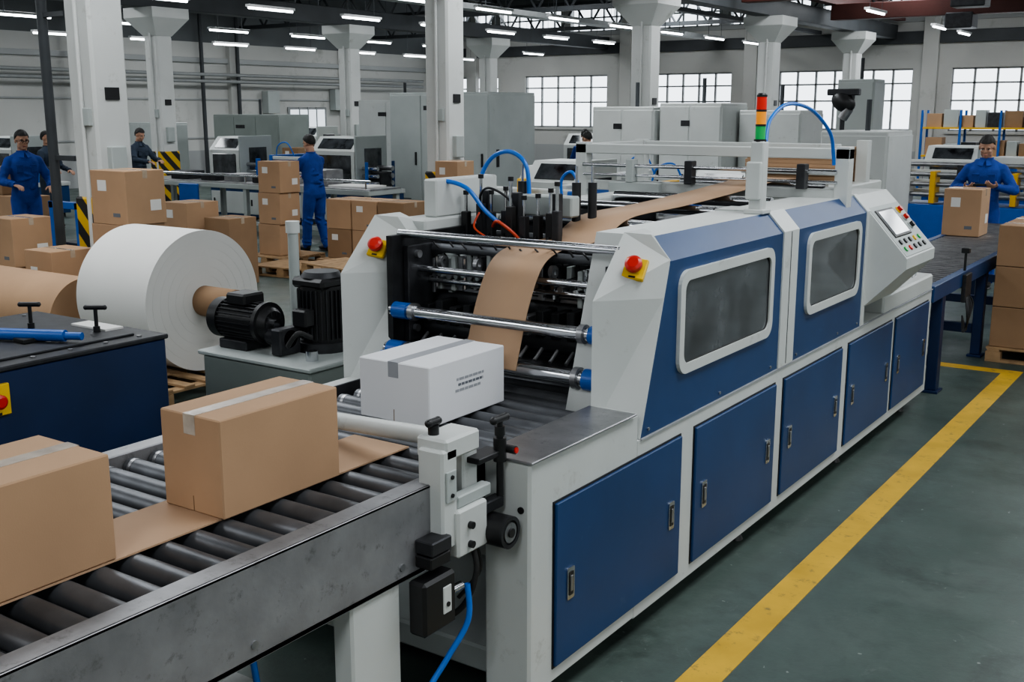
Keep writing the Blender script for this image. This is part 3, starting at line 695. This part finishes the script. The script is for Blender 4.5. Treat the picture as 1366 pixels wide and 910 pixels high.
b = MB(); b.ring((-9.3, 5.22, .459), (-7.72, 5.22, .459), .33, .06, CARD, 64); b.obj('kraft_paper_roll'); pallet(-8.5, 5.22, 1.5, .6)

# ------------------------------------------------------------------ hydraulic unit with motors
b = MB()
b.box(-4.98, -4.12, 4.1, 4.72, .05, .72, GREYG, .012); b.box(-5.0, -4.10, 4.08, 4.74, .72, .745, WHITE2, .006)
for x in (-4.9, -4.2):
    for y in (4.18, 4.64): b.box(x-.05, x+.05, y-.05, y+.05, 0, .06, BLACK, .004)
hp = b.obj('hydraulic_power_unit')
b = MB()
d = Vector((1, 0, 0)); c = Vector((-4.96, 4.3, .905))
b.cyl(c, c+d*.30, .105, BLACK, seg=32)
for k in range(28):
    t = 2*PI*k/28; o = Vector((0, math.cos(t), math.sin(t)))*.105
    M = Matrix.Translation(c+d*.15+o) @ Matrix.Rotation(t, 4, 'X'); b.box(-.14, .14, -.012, .014, -.002, .002, DARK, 0, M=M)
b.cyl(c+d*.30, c+d*.33, .122, BLACK, seg=32); b.cyl(c+d*.33, c+d*.37, .10, BLACK, r1=.075, seg=32); b.cyl(c-d*.07, c, .118, BLACK, seg=32)
b.cyl(c+d*.37, c+d*.40, .03, CHROME); b.box(-4.9, -4.74, 4.22, 4.38, 1.0, 1.07, BLACK, .012)
for i in range(10):
    t = 2*PI*i/10; q = c+d*.372+Vector((0, math.cos(t), math.sin(t)))*.06; b.box(q.x-.002, q.x+.003, q.y-.006, q.y+.006, q.z-.012, q.z+.012, DARK, 0)
b.box(-4.95, -4.72, 4.2, 4.4, .745, .80, DARK, .006)
b.cyl((-4.60, 4.28, .84), (-4.44, 4.28, .84), .05, DARK, seg=20); b.box(-4.52, -4.44, 4.2, 4.36, .75, .9, DARK, .008)
b.obj('pump_motor', hp)
b = MB()
vx, vy = -4.42, 4.52
b.cyl((vx, vy, .745), (vx, vy, .80), .16, DARK, seg=32); b.cyl((vx, vy, .80), (vx, vy, 1.12), .125, BLACK, seg=32)
for k in range(30):
    t = 2*PI*k/30; M = Matrix.Translation((vx, vy, .96)) @ Matrix.Rotation(t, 4, 'Z'); b.box(.12, .142, -.003, .003, -.14, .14, DARK, 0, M=M)
b.box(vx-.125, vx+.125, vy-.125, vy+.125, 1.11, 1.17, BLACK, .03); b.cyl((vx, vy, 1.17), (vx, vy, 1.20), .12, DARK, r1=.10, seg=32)
b.box(vx-.05, vx+.06, vy-.20, vy-.12, .90, 1.0, BLACK, .01)
b.cyl((-4.25, 4.25, .745), (-4.25, 4.25, .80), .035, CHROME); b.tube([(-4.45, 4.3, .84), (-4.38, 4.2, .82), (-4.3, 4.2, .9), (-4.3, 4.3, .86)], .014, RUBBER)
b.cyl((-4.80, 4.68, .74), (-4.80, 4.68, 1.40), .032, WHITE2, seg=16); b.cyl((-4.80, 4.68, 1.38), (-4.80, 4.68, 1.45), .042, WHITE, seg=16)
b.obj('vertical_motor', hp)

# ------------------------------------------------------------------ background machines
def cabinet(name, x, y, sx, sy, h, m=WHITE2, nd=2, z0=0.):
    b = MB(); b.box(x, x+sx, y, y+sy, z0+.06, h, m, .012); b.box(x+.02, x+sx-.02, y+.02, y+sy-.02, z0, z0+.07, BLACK, 0)
    w_ = sx/nd
    for i in range(nd):
        b.box(x+i*w_+.015, x+(i+1)*w_-.015, y-.012, y+.01, z0+.12, h-.05, m, .005)
        b.box(x+i*w_+w_*.8, x+i*w_+w_*.85, y-.03, y-.01, h*.45, h*.55, BLACK, .003)
        for k in range(6): b.box(x+i*w_+w_*.25, x+i*w_+w_*.65, y-.016, y-.01, z0+.25+k*.04, z0+.265+k*.04, BLACK, 0)
    for j in range(max(1, int(sy/.8))):
        q = sy/max(1, int(sy/.8)); b.box(x+sx-.01, x+sx+.012, y+j*q+.015, y+(j+1)*q-.015, z0+.12, h-.05, m, .005); b.box(x+sx+.01, x+sx+.03, y+j*q+q*.15, y+j*q+q*.2, h*.45, h*.58, BLACK, .003)
    b.box(x+sx*.36, x+sx*.5, y-.018, y-.01, h-.32, h-.24, DARK, .002)
    b.cyl((x+sx*.5, y+sy*.5, h), (x+sx*.5, y+sy*.5, h+.35), .03, BEAM, seg=8)
    return b.obj(name)
cabinet('electrical_cabinet', -13.9, 16.2, 2.3, 1.5, 2.42, WHITE2, 3); cabinet('electrical_cabinet', -15.6, 17.2, 1.5, 1.2, 2.3, WHITE, 2)
cabinet('electrical_cabinet', -21.2, 18.2, 2.2, 1.0, 2.0, GREYG, 3); cabinet('electrical_cabinet', -24.0, 17.6, 1.6, .8, 1.8, WHITE2, 2)
cabinet('machine_enclosure', -8.35, 14.3, 1.0, .9, 2.15, WHITE, 2); cabinet('machine_enclosure', -7.3, 14.4, .95, .9, 2.2, WHITE, 2)
cabinet('machine_enclosure', -4.25, 12.4, .75, 1.0, 1.87, WHITE, 1); cabinet('machine_enclosure', -6.1, 18.5, .6, .6, 2.6, WHITE2, 1)
cabinet('machine_enclosure', -6.3, 14.9, .9, .9, 2.1, WHITE, 1)

def line_machine(name, x, y, L, along='X', col=WHITE, base=BLUE, h=1.3, win=True, rot=0):
    b = MB(); W = .9
    b.box(0, L, 0, W, .08, .62, base, .01)
    n = max(2, int(L/.9))
    for i in range(n):
        q = L/n; b.box(i*q+.03, (i+1)*q-.03, -.012, .005, .14, .56, col, .004); b.box(i*q+.1, i*q+.14, -.02, -.01, .3, .42, BLACK, .002)
        b.box(i*q+.03, (i+1)*q-.03, W-.005, W+.012, .14, .56, col, .004)
    b.box(-.02, L+.02, -.02, W+.02, .62, .70, col, .008)
    i = 0; x_ = .0
    while x_ < L-.3:
        seg = random.uniform(.7, 1.2); seg = min(seg, L-x_)
        k = i % 3
        if k == 0:
            hh = h+random.uniform(-.05, .15)
            b.prism([(0.02, .70), (0.02, hh-.25), (.25, hh), (W-.05, hh), (W-.05, .70)], 'X', x_, x_+seg, col)
            if win: b.box(x_+.1, x_+seg-.1, .005, .03, .82, hh-.32, GLASS, .01)
            M = Matrix.Translation((x_, .135, hh-.125)) @ Matrix.Rotation(math.radians(47), 4, 'X'); b.box(.12, seg-.12, -.12, .12, -.008, .012, GLASS, .004, M=M)
            b.box(x_+seg-.02, x_+seg+.02, .02, W-.05, .7, hh+.02, WHITE2, .006); b.box(x_+seg+.018, x_+seg+.03, .25, W-.2, .85, hh-.2, GLASS, .004)
        elif k == 1:
            for z in (.82, .95, 1.08): b.cyl((x_, .2, z), (x_+seg, .2, z), .035, random.choice((CHROME, STEEL))); b.cyl((x_, .6, z), (x_+seg, .6, z), .045, random.choice((ROLLM, STEEL)))
            for y_ in (.08, W-.1): b.box(x_+seg*.45, x_+seg*.55, y_, y_+.06, .7, 1.2, random.choice((base, BLUEB, YELP)), .006)
            b.box(x_+.1, x_+.35, .3, .6, .7, 1.02, random.choice((BLUEB, DARK)), .01)
        else:
            for q in range(5):
                xx = x_+.1+q*seg/6; b.box(xx-.03, xx+.03, .1, W-.1, .72, .9+random.uniform(0, .2), random.choice((DARK, col, BLUEB, STEEL)), .005)
            b.box(x_, x_+.08, 0, W, .7, 1.28, random.choice((YELP, BLUEB, col)), .008)
            b.box(x_, x_+seg, .02, .07, 1.2, 1.26, col, .005); b.tube([(x_+.1, .1, 1.2), (x_+.2, .05, 1.45), (x_+.4, .1, 1.5), (x_+.5, .2, 1.2)], .012, HOSE)
        x_ += seg; i += 1
    for xx in (.1, L-.1):
        for yy in (.1, W-.1): b.cyl((xx, yy, 0), (xx, yy, .1), .03, BLACK)
    return b.obj(name, loc=(x, y, 0), rot=rot)
line_machine('folder_gluer', -17.2, 14.6, 4.2, h=1.62)
line_machine('folder_gluer', -8.9, 13.1, 3.6, h=1.3, base=BLUEB)
line_machine('folder_gluer', -7.5, 11.2, 2.6, h=1.35, base=BLUED)
line_machine('folder_gluer', -8.8, 17.2, 2.5, h=1.5, base=BLUEB)
line_machine('folder_gluer', -5.0, 20.0, 5.5, h=1.45, base=BLUEB)
line_machine('folder_gluer', -24.5, 12.4, 4.6, h=1.6)
line_machine('folder_gluer', -13.5, 21.8, 3.4, h=1.6)
line_machine('folder_gluer', -4.2, 25.5, 5.0, h=1.6, base=YELP)
line_machine('folder_gluer', -26., 22.5, 6.0, h=1.5)
b = MB()
b.box(0, 2.8, 0, .9, .1, .7, BLUEB, .01); b.box(0, .12, -.05, .95, .1, 1.45, YELP, .02); b.box(2.7, 2.82, -.05, .95, .1, 1.35, BLUEB, .02); b.box(1.3, 1.42, -.05, .95, .1, 1.4, BLUEB, .02)
for z in (.85, 1.0, 1.15, 1.3):
    b.cyl((.1, .1, z), (2.7, .1, z), .035, STEEL); b.cyl((.1, .6, z), (2.7, .6, z), .05, WHITE)
for k in range(6): b.box(.3+k*.38, .38+k*.38, .0, .3, .72, 1.1+.1*(k % 3), (WHITE, YELP, DARK)[k % 3], .006)
b.box(1.5, 2.6, .3, .8, 1.3, 1.42, WHITE, .01)
b.obj('slotting_machine', loc=(-4.9, 17.3, 0))
# storage racks near the back wall
def rack(x, y, n=3, z_=(.1, .85, 1.6)):
    b = MB(); L = n*1.0
    for i in range(n+1):
        for yy in (0, .6): b.box(i-.03, i+.03, yy-.03, yy+.03, 0, 2.1, BLUEB, .003)
    for z in z_:
        b.box(0, L, -.02, .62, z, z+.05, YELP, .003)
        q = .1
        while q < L-.4:
            wv = random.uniform(.25, .45); hv = random.uniform(.25, .5); b.box(q, q+wv, .08, .5, z+.05, z+.05+hv, random.choice((CARD, CARDD, WHITE2, CARD, DARK)), .006); q += wv+.05
    return b.obj('storage_rack', loc=(x, y, 0))
rack(-17.3, 31.0, 4); rack(-8.0, 31.5, 4); rack(-23.8, 30.5, 3); rack(-2.2, 30.8, 3)
def table(x0, x1, y0, y1, h=.85, m=BLUE):
    b = MB(); b.box(x0, x1, y0, y1, h-.1, h-.02, m, .006); b.box(x0, x1, y0+.03, y1-.03, h-.03, h, STEEL, .004)
    n = max(2, int((x1-x0)/1.4)+1)
    for i in range(n):
        x = x0+.08+(x1-x0-.16)*i/(n-1)
        for y in (y0+.06, y1-.06): b.box(x-.04, x+.04, y-.04, y+.04, 0, h-.1, m, .004)
        b.box(x-.02, x+.02, y0+.06, y1-.06, .2, .26, m, .003)
    b.box(x0+.05, x1-.05, y0+.04, y0+.08, .2, .26, m, .003)
    return b
b = table(-17, -11.4, 12.75, 13.55, .9, WHITE2)
for x in (-16.3, -15.5, -14.9, -14.2, -13.6, -12.9): b.box(x, x+random.uniform(.25, .5), 12.95, 13.35, .9, .9+random.uniform(.06, .3), random.choice((DARK, WHITE, BLUEB, STEEL)), .01)
b.box(-15.8, -15.3, 12.7, 12.74, .35, .85, BLUEB, .01); b.box(-12.4, -11.6, 12.9, 13.4, .9, .93, WPAPER, .004)
b.cyl((-17, 12.8, 1.02), (-11.4, 12.8, 1.02), .02, CHROME)
for x in (-16.9, -14.2, -11.5): b.cyl((x, 12.8, .88), (x, 12.8, 1.02), .015, CHROME, seg=8)
b.obj('packing_table')
b = table(-6.0, -3.9, 9.6, 10.4, .85, WHITE2)
for i in range(4):
    b.box(-5.8+i*.45, -5.5+i*.45, 9.7, 10.2, .85, 1.0+random.uniform(0, .25), random.choice((DARK, WHITE, BLUEB, STEEL)), .01)
b.box(-6.0, -5.9, 9.6, 10.4, .85, 1.35, WHITE, .01); b.box(-4.0, -3.9, 9.6, 10.4, .85, 1.35, WHITE, .01)
for z in (1.1, 1.25, 1.33): b.cyl((-5.95, 9.8, z), (-3.95, 9.8, z), .03, CHROME)
b.obj('stacking_table')
b = table(-6.75, -4.95, 8.3, 9.1, .85, BLUE)
b.box(-6.7, -6.6, 8.3, 9.1, .85, 1.45, BLUEB, .01); b.box(-5.1, -5.0, 8.3, 9.1, .85, 1.4, BLUEB, .01); b.box(-6.65, -5.05, 8.4, 8.5, 1.3, 1.4, WHITE, .01); b.box(-5.6, -5.5, 8.25, 8.35, .85, 1.5, YELP, .01)
for z in (1.0, 1.15, 1.3): b.cyl((-6.65, 8.6, z), (-5.05, 8.6, z), .04, CHROME)
for i in range(6): b.box(-6.5+i*.24, -6.4+i*.24, 8.4, 8.7, .87, 1.1, random.choice((DARK, BLUEB, STEEL)), .006)
b.obj('slitting_unit')
b = MB(); ox, oy = 1.05, -.35
for x in (-12.9, -12.4): b.box(x+ox-.04, x+ox+.04, 8.0+oy, 8.08+oy, 0, 1.05, BLUEB, .005)
b.box(-12.95+ox, -12.35+ox, 8.0+oy, 8.08+oy, .97, 1.05, BLUEB, .005); b.box(-12.95+ox, -12.35+ox, 8.0+oy, 8.08+oy, .4, .5, BLUEB, .005)
b.box(-11.1, -11.02, 7.65, 7.71, 0, 1.2, YELP, .005); b.box(-10.75, -10.67, 7.65, 7.71, 0, 1.2, YELP, .005); b.box(-11.1, -10.67, 7.65, 7.71, 1.13, 1.2, YELP, .005); b.box(-11.9, -11.0, 7.66, 7.72, .3, .36, DARK, .004)
b.box(-12.9+ox, -12.4+ox, 8.1+oy, 8.5+oy, .5, .56, DARK, .004); b.box(-12.9+ox, -12.4+ox, 8.1+oy, 8.5+oy, .08, .14, BLUEB, .004)
b.obj('hand_pallet_lift')
b = MB()
b.cyl((-4.5, 13.9, 0), (-4.5, 13.9, 2.05), .03, DARK); b.ell((-4.5, 13.9, 2.2), (.16, .1, .12), BLACK, Matrix.Rotation(.5, 3, 'Y')); b.box(-4.7, -4.3, 13.85, 13.95, 2.28, 2.36, DARK, .01); b.cyl((-4.5, 13.9, 2.0), (-4.42, 13.88, 2.12), .06, STEEL)
b.cyl((-4.5, 13.9, 0), (-4.5, 13.9, .04), .2, DARK)
b.obj('swivel_monitor')

# ------------------------------------------------------------------ people
def person(name, loc, rot, J, cloth=COVER, hair=HAIR, glasses=False, H=1.75, headturn=0, nod=0, curl=.9):
    root = empty(name, loc, rot); s = H/1.77; root.scale = (s, s, s); J = dict(J)
    b = MB(); lean = J.get('lean', 0)
    def T(x, y, z):
        a = lean; zz = z-.92; return Vector((x, y*math.cos(a)+zz*math.sin(a), .92+zz*math.cos(a)-y*math.sin(a)))
    rings = [(.80, .12, .09, 0), (.86, .170, .120, 0), (.95, .176, .125, 0), (1.04, .160, .116, 0), (1.10, .162, .120, 0), (1.20, .172, .125, .005), (1.31, .188, .130, .01), (1.38, .180, .115, .005), (1.43, .150, .090, -.005), (1.47, .095, .074, -.008), (1.50, .06, .06, -.008)]
    seg = 28; vs = []
    for z, rx, ry, oy in rings:
        for k in range(seg):
            t = 2*PI*k/seg; ct, st = math.cos(t), math.sin(t); ex = .85
            vs.append(T(rx*math.copysign(abs(ct)**ex, ct), oy+ry*math.copysign(abs(st)**ex, st), z))
    fs = [(i*seg+k, i*seg+(k+1) % seg, (i+1)*seg+(k+1) % seg, (i+1)*seg+k) for i in range(len(rings)-1) for k in range(seg)]+[list(range(seg))[::-1], [(len(rings)-1)*seg+k for k in range(seg)]]
    b.add(vs, fs, cloth)
    def limb(pts, rs):
        for i in range(len(pts)-1):
            b.cyl(pts[i], pts[i+1], rs[i], cloth, r1=rs[i+1], seg=16); b.ell(pts[i], (rs[i],)*3, cloth, seg=14, rings=8)
        b.ell(pts[-1], (rs[-1],)*3, cloth, seg=14, rings=8)
    def folds(p, q, r, n):
        p = Vector(p); q = Vector(q); d = (q-p).normalized(); a = Vector((0, 0, 1)) if abs(d.z) < .9 else Vector((1, 0, 0)); u = d.cross(a).normalized(); w = d.cross(u)
        for i in range(n):
            t = random.random(); an = random.uniform(0, 6.28); c = p.lerp(q, t)+(u*math.cos(an)+w*math.sin(an))*r*.90
            ax = (d*random.uniform(-.6, .6)+(-u*math.sin(an)+w*math.cos(an))).normalized(); nn = (u*math.cos(an)+w*math.sin(an)); nn = (nn-ax*nn.dot(ax)).normalized(); M3 = Matrix((ax, nn, ax.cross(nn))).transposed()
            b.ell(c, (r*.80, r*.26, r*.17), cloth, M=M3, seg=10, rings=6)
    for sd in (-1, 1):
        sh = T(sd*.178, 0, 1.378); el = Vector(J['elR' if sd > 0 else 'elL']); wr = Vector(J['wrR' if sd > 0 else 'wrL'])
        el = sh+(el-sh).normalized()*.28; wr = el+(wr-el).normalized()*.25
        J['_el%d' % sd] = el; J['_wr%d' % sd] = wr
        limb([sh, sh.lerp(el, .5), el, el.lerp(wr, .35), wr], [.066, .060, .053, .050, .040]); folds(sh, el, .060, 10); folds(el, wr, .050, 9)
        limb([T(sd*.05, -.005, 1.455), sh], [.05, .055])
        kn = Vector(J.get('knR' if sd > 0 else 'knL', (sd*.105, .02, .49))); an = Vector(J.get('anR' if sd > 0 else 'anL', (sd*.12, -.02, .10)))
        hp_ = Vector((sd*.088, 0, .88)); limb([hp_, hp_.lerp(kn, .5), kn, kn.lerp(an, .4), an], [.106, .094, .075, .074, .066]); folds(kn.lerp(hp_, .3), kn.lerp(an, .3), .076, 10); folds(kn.lerp(an, .6), an, .068, 9)
    folds(T(0, 0, 1.0), T(0, 0, 1.2), .13, 14)
    o = b.obj('coverall_body', root)
    r = o.modifiers.new('r', 'REMESH'); r.mode = 'VOXEL'; r.voxel_size = .011; r.use_smooth_shade = True
    sm = o.modifiers.new('s', 'SMOOTH'); sm.iterations = 3; sm.factor = .5
    b = MB()
    b.ring(T(0, -.008, 1.455), T(0, -.012, 1.51), .074, .058, cloth, 24)
    for sd in (-1, 1):
        p = T(sd*.085, .132, 1.29); b.box(p.x-.042, p.x+.042, p.y-.02, p.y+.004, p.z-.05, p.z+.045, COVERP if cloth is COVER else cloth); b.box(p.x-.044, p.x+.044, p.y-.02, p.y+.008, p.z+.03, p.z+.052, cloth)
        a = [T(sd*.006, .072, 1.485), T(sd*.060, .048, 1.49), T(sd*.075, .098, 1.43), T(sd*.022, .112, 1.425)]
        a2 = [p+Vector((0, .008, .004)) for p in a]; b.add(a+a2, [(0, 1, 2, 3), (7, 6, 5, 4)]+[(i, (i+1) % 4, 4+(i+1) % 4, 4+i) for i in range(4)], cloth)
        el = J['_el%d' % sd]; wr = J['_wr%d' % sd]; d = (wr-el).normalized(); b.ring(wr-d*.01, wr+d*.022, .043, .032, cloth, 20)
    b.obj('collar_and_pockets', root)
    b = MB()
    for sd in (-1, 1):
        an = Vector(J.get('anR' if sd > 0 else 'anL', (sd*.12, -.02, .10)))
        b.ell((an.x, an.y+.06, .052), (.047, .135, .048), BLACK); b.ell((an.x, an.y-.01, .08), (.046, .06, .055), BLACK); b.ell((an.x, an.y+.06, .014), (.05, .14, .014), BLACK)
    b.obj('shoes', root)
    p0 = T(0, -.005, 1.51); hd = empty('head', p0, 0); hd.parent = root; hd.rotation_euler = (-nod, 0, headturn); hd.scale = (1.07, 1.07, 1.07)
    b = MB()
    b.ell((0, -.008, .150), (.072, .090, .088), SKIN); b.ell((0, .018, .085), (.058, .066, .070), SKIN); b.ell((0, .040, .038), (.036, .036, .028), SKIN)
    for sd in (-1, 1):
        b.ell((sd*.040, .010, .055), (.020, .040, .030), SKIN, seg=12, rings=8)
        b.ell((sd*.074, -.008, .112), (.009, .019, .031), SKIN, seg=12, rings=8); b.ell((sd*.036, .060, .095), (.020, .018, .018), SKIN, seg=12, rings=8)
        b.ell((sd*.028, .074, .140), (.022, .012, .008), SKIN, seg=12, rings=8)
    b.cyl((0, -.016, -.08), (0, -.008, .07), .056, SKIN, r1=.052)
    b.ell((0, .088, .100), (.0125, .018, .014), SKIN, seg=12, rings=8); b.cyl((0, .078, .138), (0, .094, .104), .008, SKIN, r1=.011, seg=10)
    b.ell((0, .076, .063), (.024, .012, .012), SKIN, seg=12, rings=8)
    o = b.obj('face', hd); r = o.modifiers.new('r', 'REMESH'); r.mode = 'VOXEL'; r.voxel_size = .005; r.use_smooth_shade = True
    sm = o.modifiers.new('s', 'SMOOTH'); sm.iterations = 3
    b = MB()
    for sd in (-1, 1):
        b.ell((sd*.030, .077, .122), (.0135, .006, .005), EYEWH, seg=12, rings=8); b.ell((sd*.030, .081, .122), (.006, .004, .005), EYEW, seg=10, rings=6); b.ell((sd*.031, .083, .141), (.017, .005, .0035), HAIR, Matrix.Rotation(sd*.12, 3, 'Y'), seg=10, rings=6); b.ell((sd*.030, .079, .1275), (.0145, .005, .0018), HAIR, seg=10, rings=6)
        if glasses:
            b.ring((sd*.032, .094, .122), (sd*.032, .098, .122), .022, .019, BLACK, 20); b.cyl((sd*.054, .095, .125), (sd*.078, -.005, .125), .0022, BLACK, seg=6)
    if glasses: b.cyl((-.011, .097, .124), (.011, .097, .124), .002, BLACK, seg=6)
    b.ell((0, .0865, .066), (.021, .005, .0035), LIP, seg=12, rings=6); b.ell((0, .086, .060), (.018, .006, .004), LIP, seg=12, rings=6)
    b.obj('eyes_and_mouth', hd)
    b = MB(); vs = []; R_, S_ = 14, 36
    for lay in (0, 1):
        for i in range(R_+1):
            for k in range(S_):
                t = 2*PI*k/S_; f = math.sin(t)
                lim = 1.22 if f > .45 else (1.22+(.45-f)/.45*.42 if f > 0 else 1.64+min(1, -f*1.3)*.55)
                ph = lim*i/R_; g = (1.02+.045*math.sin(9*t+5*ph)*math.sin(ph)) if lay == 0 else .90
                vs.append((.079*g*math.sin(ph)*math.cos(t), -.012+.099*g*math.sin(ph)*math.sin(t), .150+.100*g*math.cos(ph)))
    n = (R_+1)*S_
    fs = [(i*S_+k, (i+1)*S_+k, (i+1)*S_+(k+1) % S_, i*S_+(k+1) % S_) for i in range(R_) for k in range(S_)]
    fs2 = [tuple(q+n for q in f[::-1]) for f in fs]; rim = [(R_*S_+k, R_*S_+n+k, R_*S_+n+(k+1) % S_, R_*S_+(k+1) % S_) for k in range(S_)]
    b.add(vs, fs+fs2+rim, hair, True)
    b.obj('hair', hd)
    for sd in (-1, 1):
        el = J['_el%d' % sd]; wr = J['_wr%d' % sd]
        d = (wr-el).normalized(); pn = Vector(J.get('palmR' if sd > 0 else 'palmL', (-sd, 0, 0))); pn = (pn-d*pn.dot(d)).normalized(); a = d.cross(pn).normalized()
        ts = 1 if a.dot(Vector((-sd*.3, .7, .8))) > 0 else -1
        a = a*ts; b = MB(); M3 = Matrix((a, d, pn)).transposed()
        b.cyl(wr-d*.03, wr+d*.02, .026, SKIN, seg=14); b.ell(wr+d*.055, (.042, .052, .017), SKIN, M=M3, seg=16, rings=10)
        for i, L in enumerate((.072, .082, .076, .060)):
            p = wr+d*.088+a*(.031-.0205*i); dir_ = d.copy()
            for q, fr in enumerate((.45, .32, .23)):
                dir_ = (dir_+pn*curl*(.35+.25*q)).normalized(); p2 = p+dir_*L*fr
                b.cyl(p, p2, .0092-.0008*q, SKIN, seg=10); b.ell(p2, (.0088-.0008*q,)*3, SKIN, seg=8, rings=6); p = p2
        p = wr+d*.03+a*.034; dir_ = (d*.7+a*.7+pn*.25).normalized()
        b.ell(wr+d*.035+a*.026+pn*.006, (.02, .03, .016), SKIN, M=M3, seg=12, rings=8)
        for q, L in enumerate((.038, .030)):
            p2 = p+dir_*L; b.cyl(p, p2, .0115-.0015*q, SKIN, seg=10); b.ell(p2, (.0105-.0015*q,)*3, SKIN, seg=8, rings=6); p = p2; dir_ = (dir_*.7+d*.4+pn*.35*curl).normalized()
        o = b.obj('hand_r' if sd > 0 else 'hand_l', root); r = o.modifiers.new('r', 'REMESH'); r.mode = 'VOXEL'; r.voxel_size = .0038; r.use_smooth_shade = True
    if J.get('hold'):
        q = (J['_wr1']+J['_wr-1'])*.5+Vector((0, .085, .035)); b = MB(); b.box(q.x-.07, q.x+.07, q.y-.05, q.y+.05, q.z-.012, q.z+.012, BLACK, .005); b.box(q.x-.055, q.x+.055, q.y-.035, q.y+.035, q.z+.012, q.z+.015, SCREEN, .001); b.obj('handheld_scanner', root)
    return root

def yaw(dx, dy): return math.atan2(-dx, dy)
POSE_REACH = dict(elL=(-.25, .20, 1.16), wrL=(-.16, .44, 1.13), elR=(.25, .20, 1.16), wrR=(.16, .44, 1.12), palmL=(0, 0, -1), palmR=(0, 0, -1), lean=.12, knL=(-.11, .06, .49), anL=(-.12, .08, .10), knR=(.10, .02, .49), anR=(.11, -.12, .10))
POSE_HOLD = dict(elL=(-.34, .06, 1.13), wrL=(-.13, .28, 1.20), elR=(.34, .04, 1.13), wrR=(.12, .28, 1.18), palmL=(.3, -.2, .8), palmR=(-.3, -.2, .8), lean=.06, hold=True)
POSE_LEFT = dict(elL=(-.30, .02, 1.13), wrL=(-.24, .28, 1.05), elR=(.30, .05, 1.13), wrR=(.20, .32, 1.08), palmL=(0, 0, -1), palmR=(0, 0, -1), lean=.05)
person('factory_worker', (-11.84, 12.03, 0), yaw(-1, .1), POSE_REACH, H=1.75, nod=.2)
person('factory_worker', (-13.9, 8.62, 0), yaw(.95, -.25), POSE_LEFT, glasses=True, H=1.84, nod=.1)
person('factory_worker', (-2.78, 14.0, 0), yaw(.05, -1), POSE_HOLD, H=1.82, nod=.35)
person('factory_worker', (-18.1, 11.7, 0), yaw(1, .3), POSE_LEFT, cloth=COVERD, H=1.74)
person('factory_worker', (-18.6, 14.0, 0), yaw(1, .1), POSE_REACH, cloth=COVERD, H=1.76, nod=.3)
person('factory_worker', (-11.2, 18.9, 0), yaw(-.5, .9), POSE_REACH, H=1.74, nod=.3)
person('factory_worker', (-10.3, 17.6, 0), yaw(-1, .2), POSE_REACH, H=1.72, nod=.3)

# ------------------------------------------------------------------ camera
c = bpy.data.cameras.new('camera'); c.sensor_width = 36; c.lens = 1462/1366*36; c.clip_end = 200
co = bpy.data.objects.new('camera', c); co.location = (0, 0, 2.1)
co.rotation_euler = (math.radians(90)-math.atan(308/1462), 0, math.radians(34.4)); bpy.context.collection.objects.link(co)
bpy.context.scene.camera = co
try: bpy.context.scene.view_settings.look = 'AgX - Medium High Contrast'
except Exception: pass
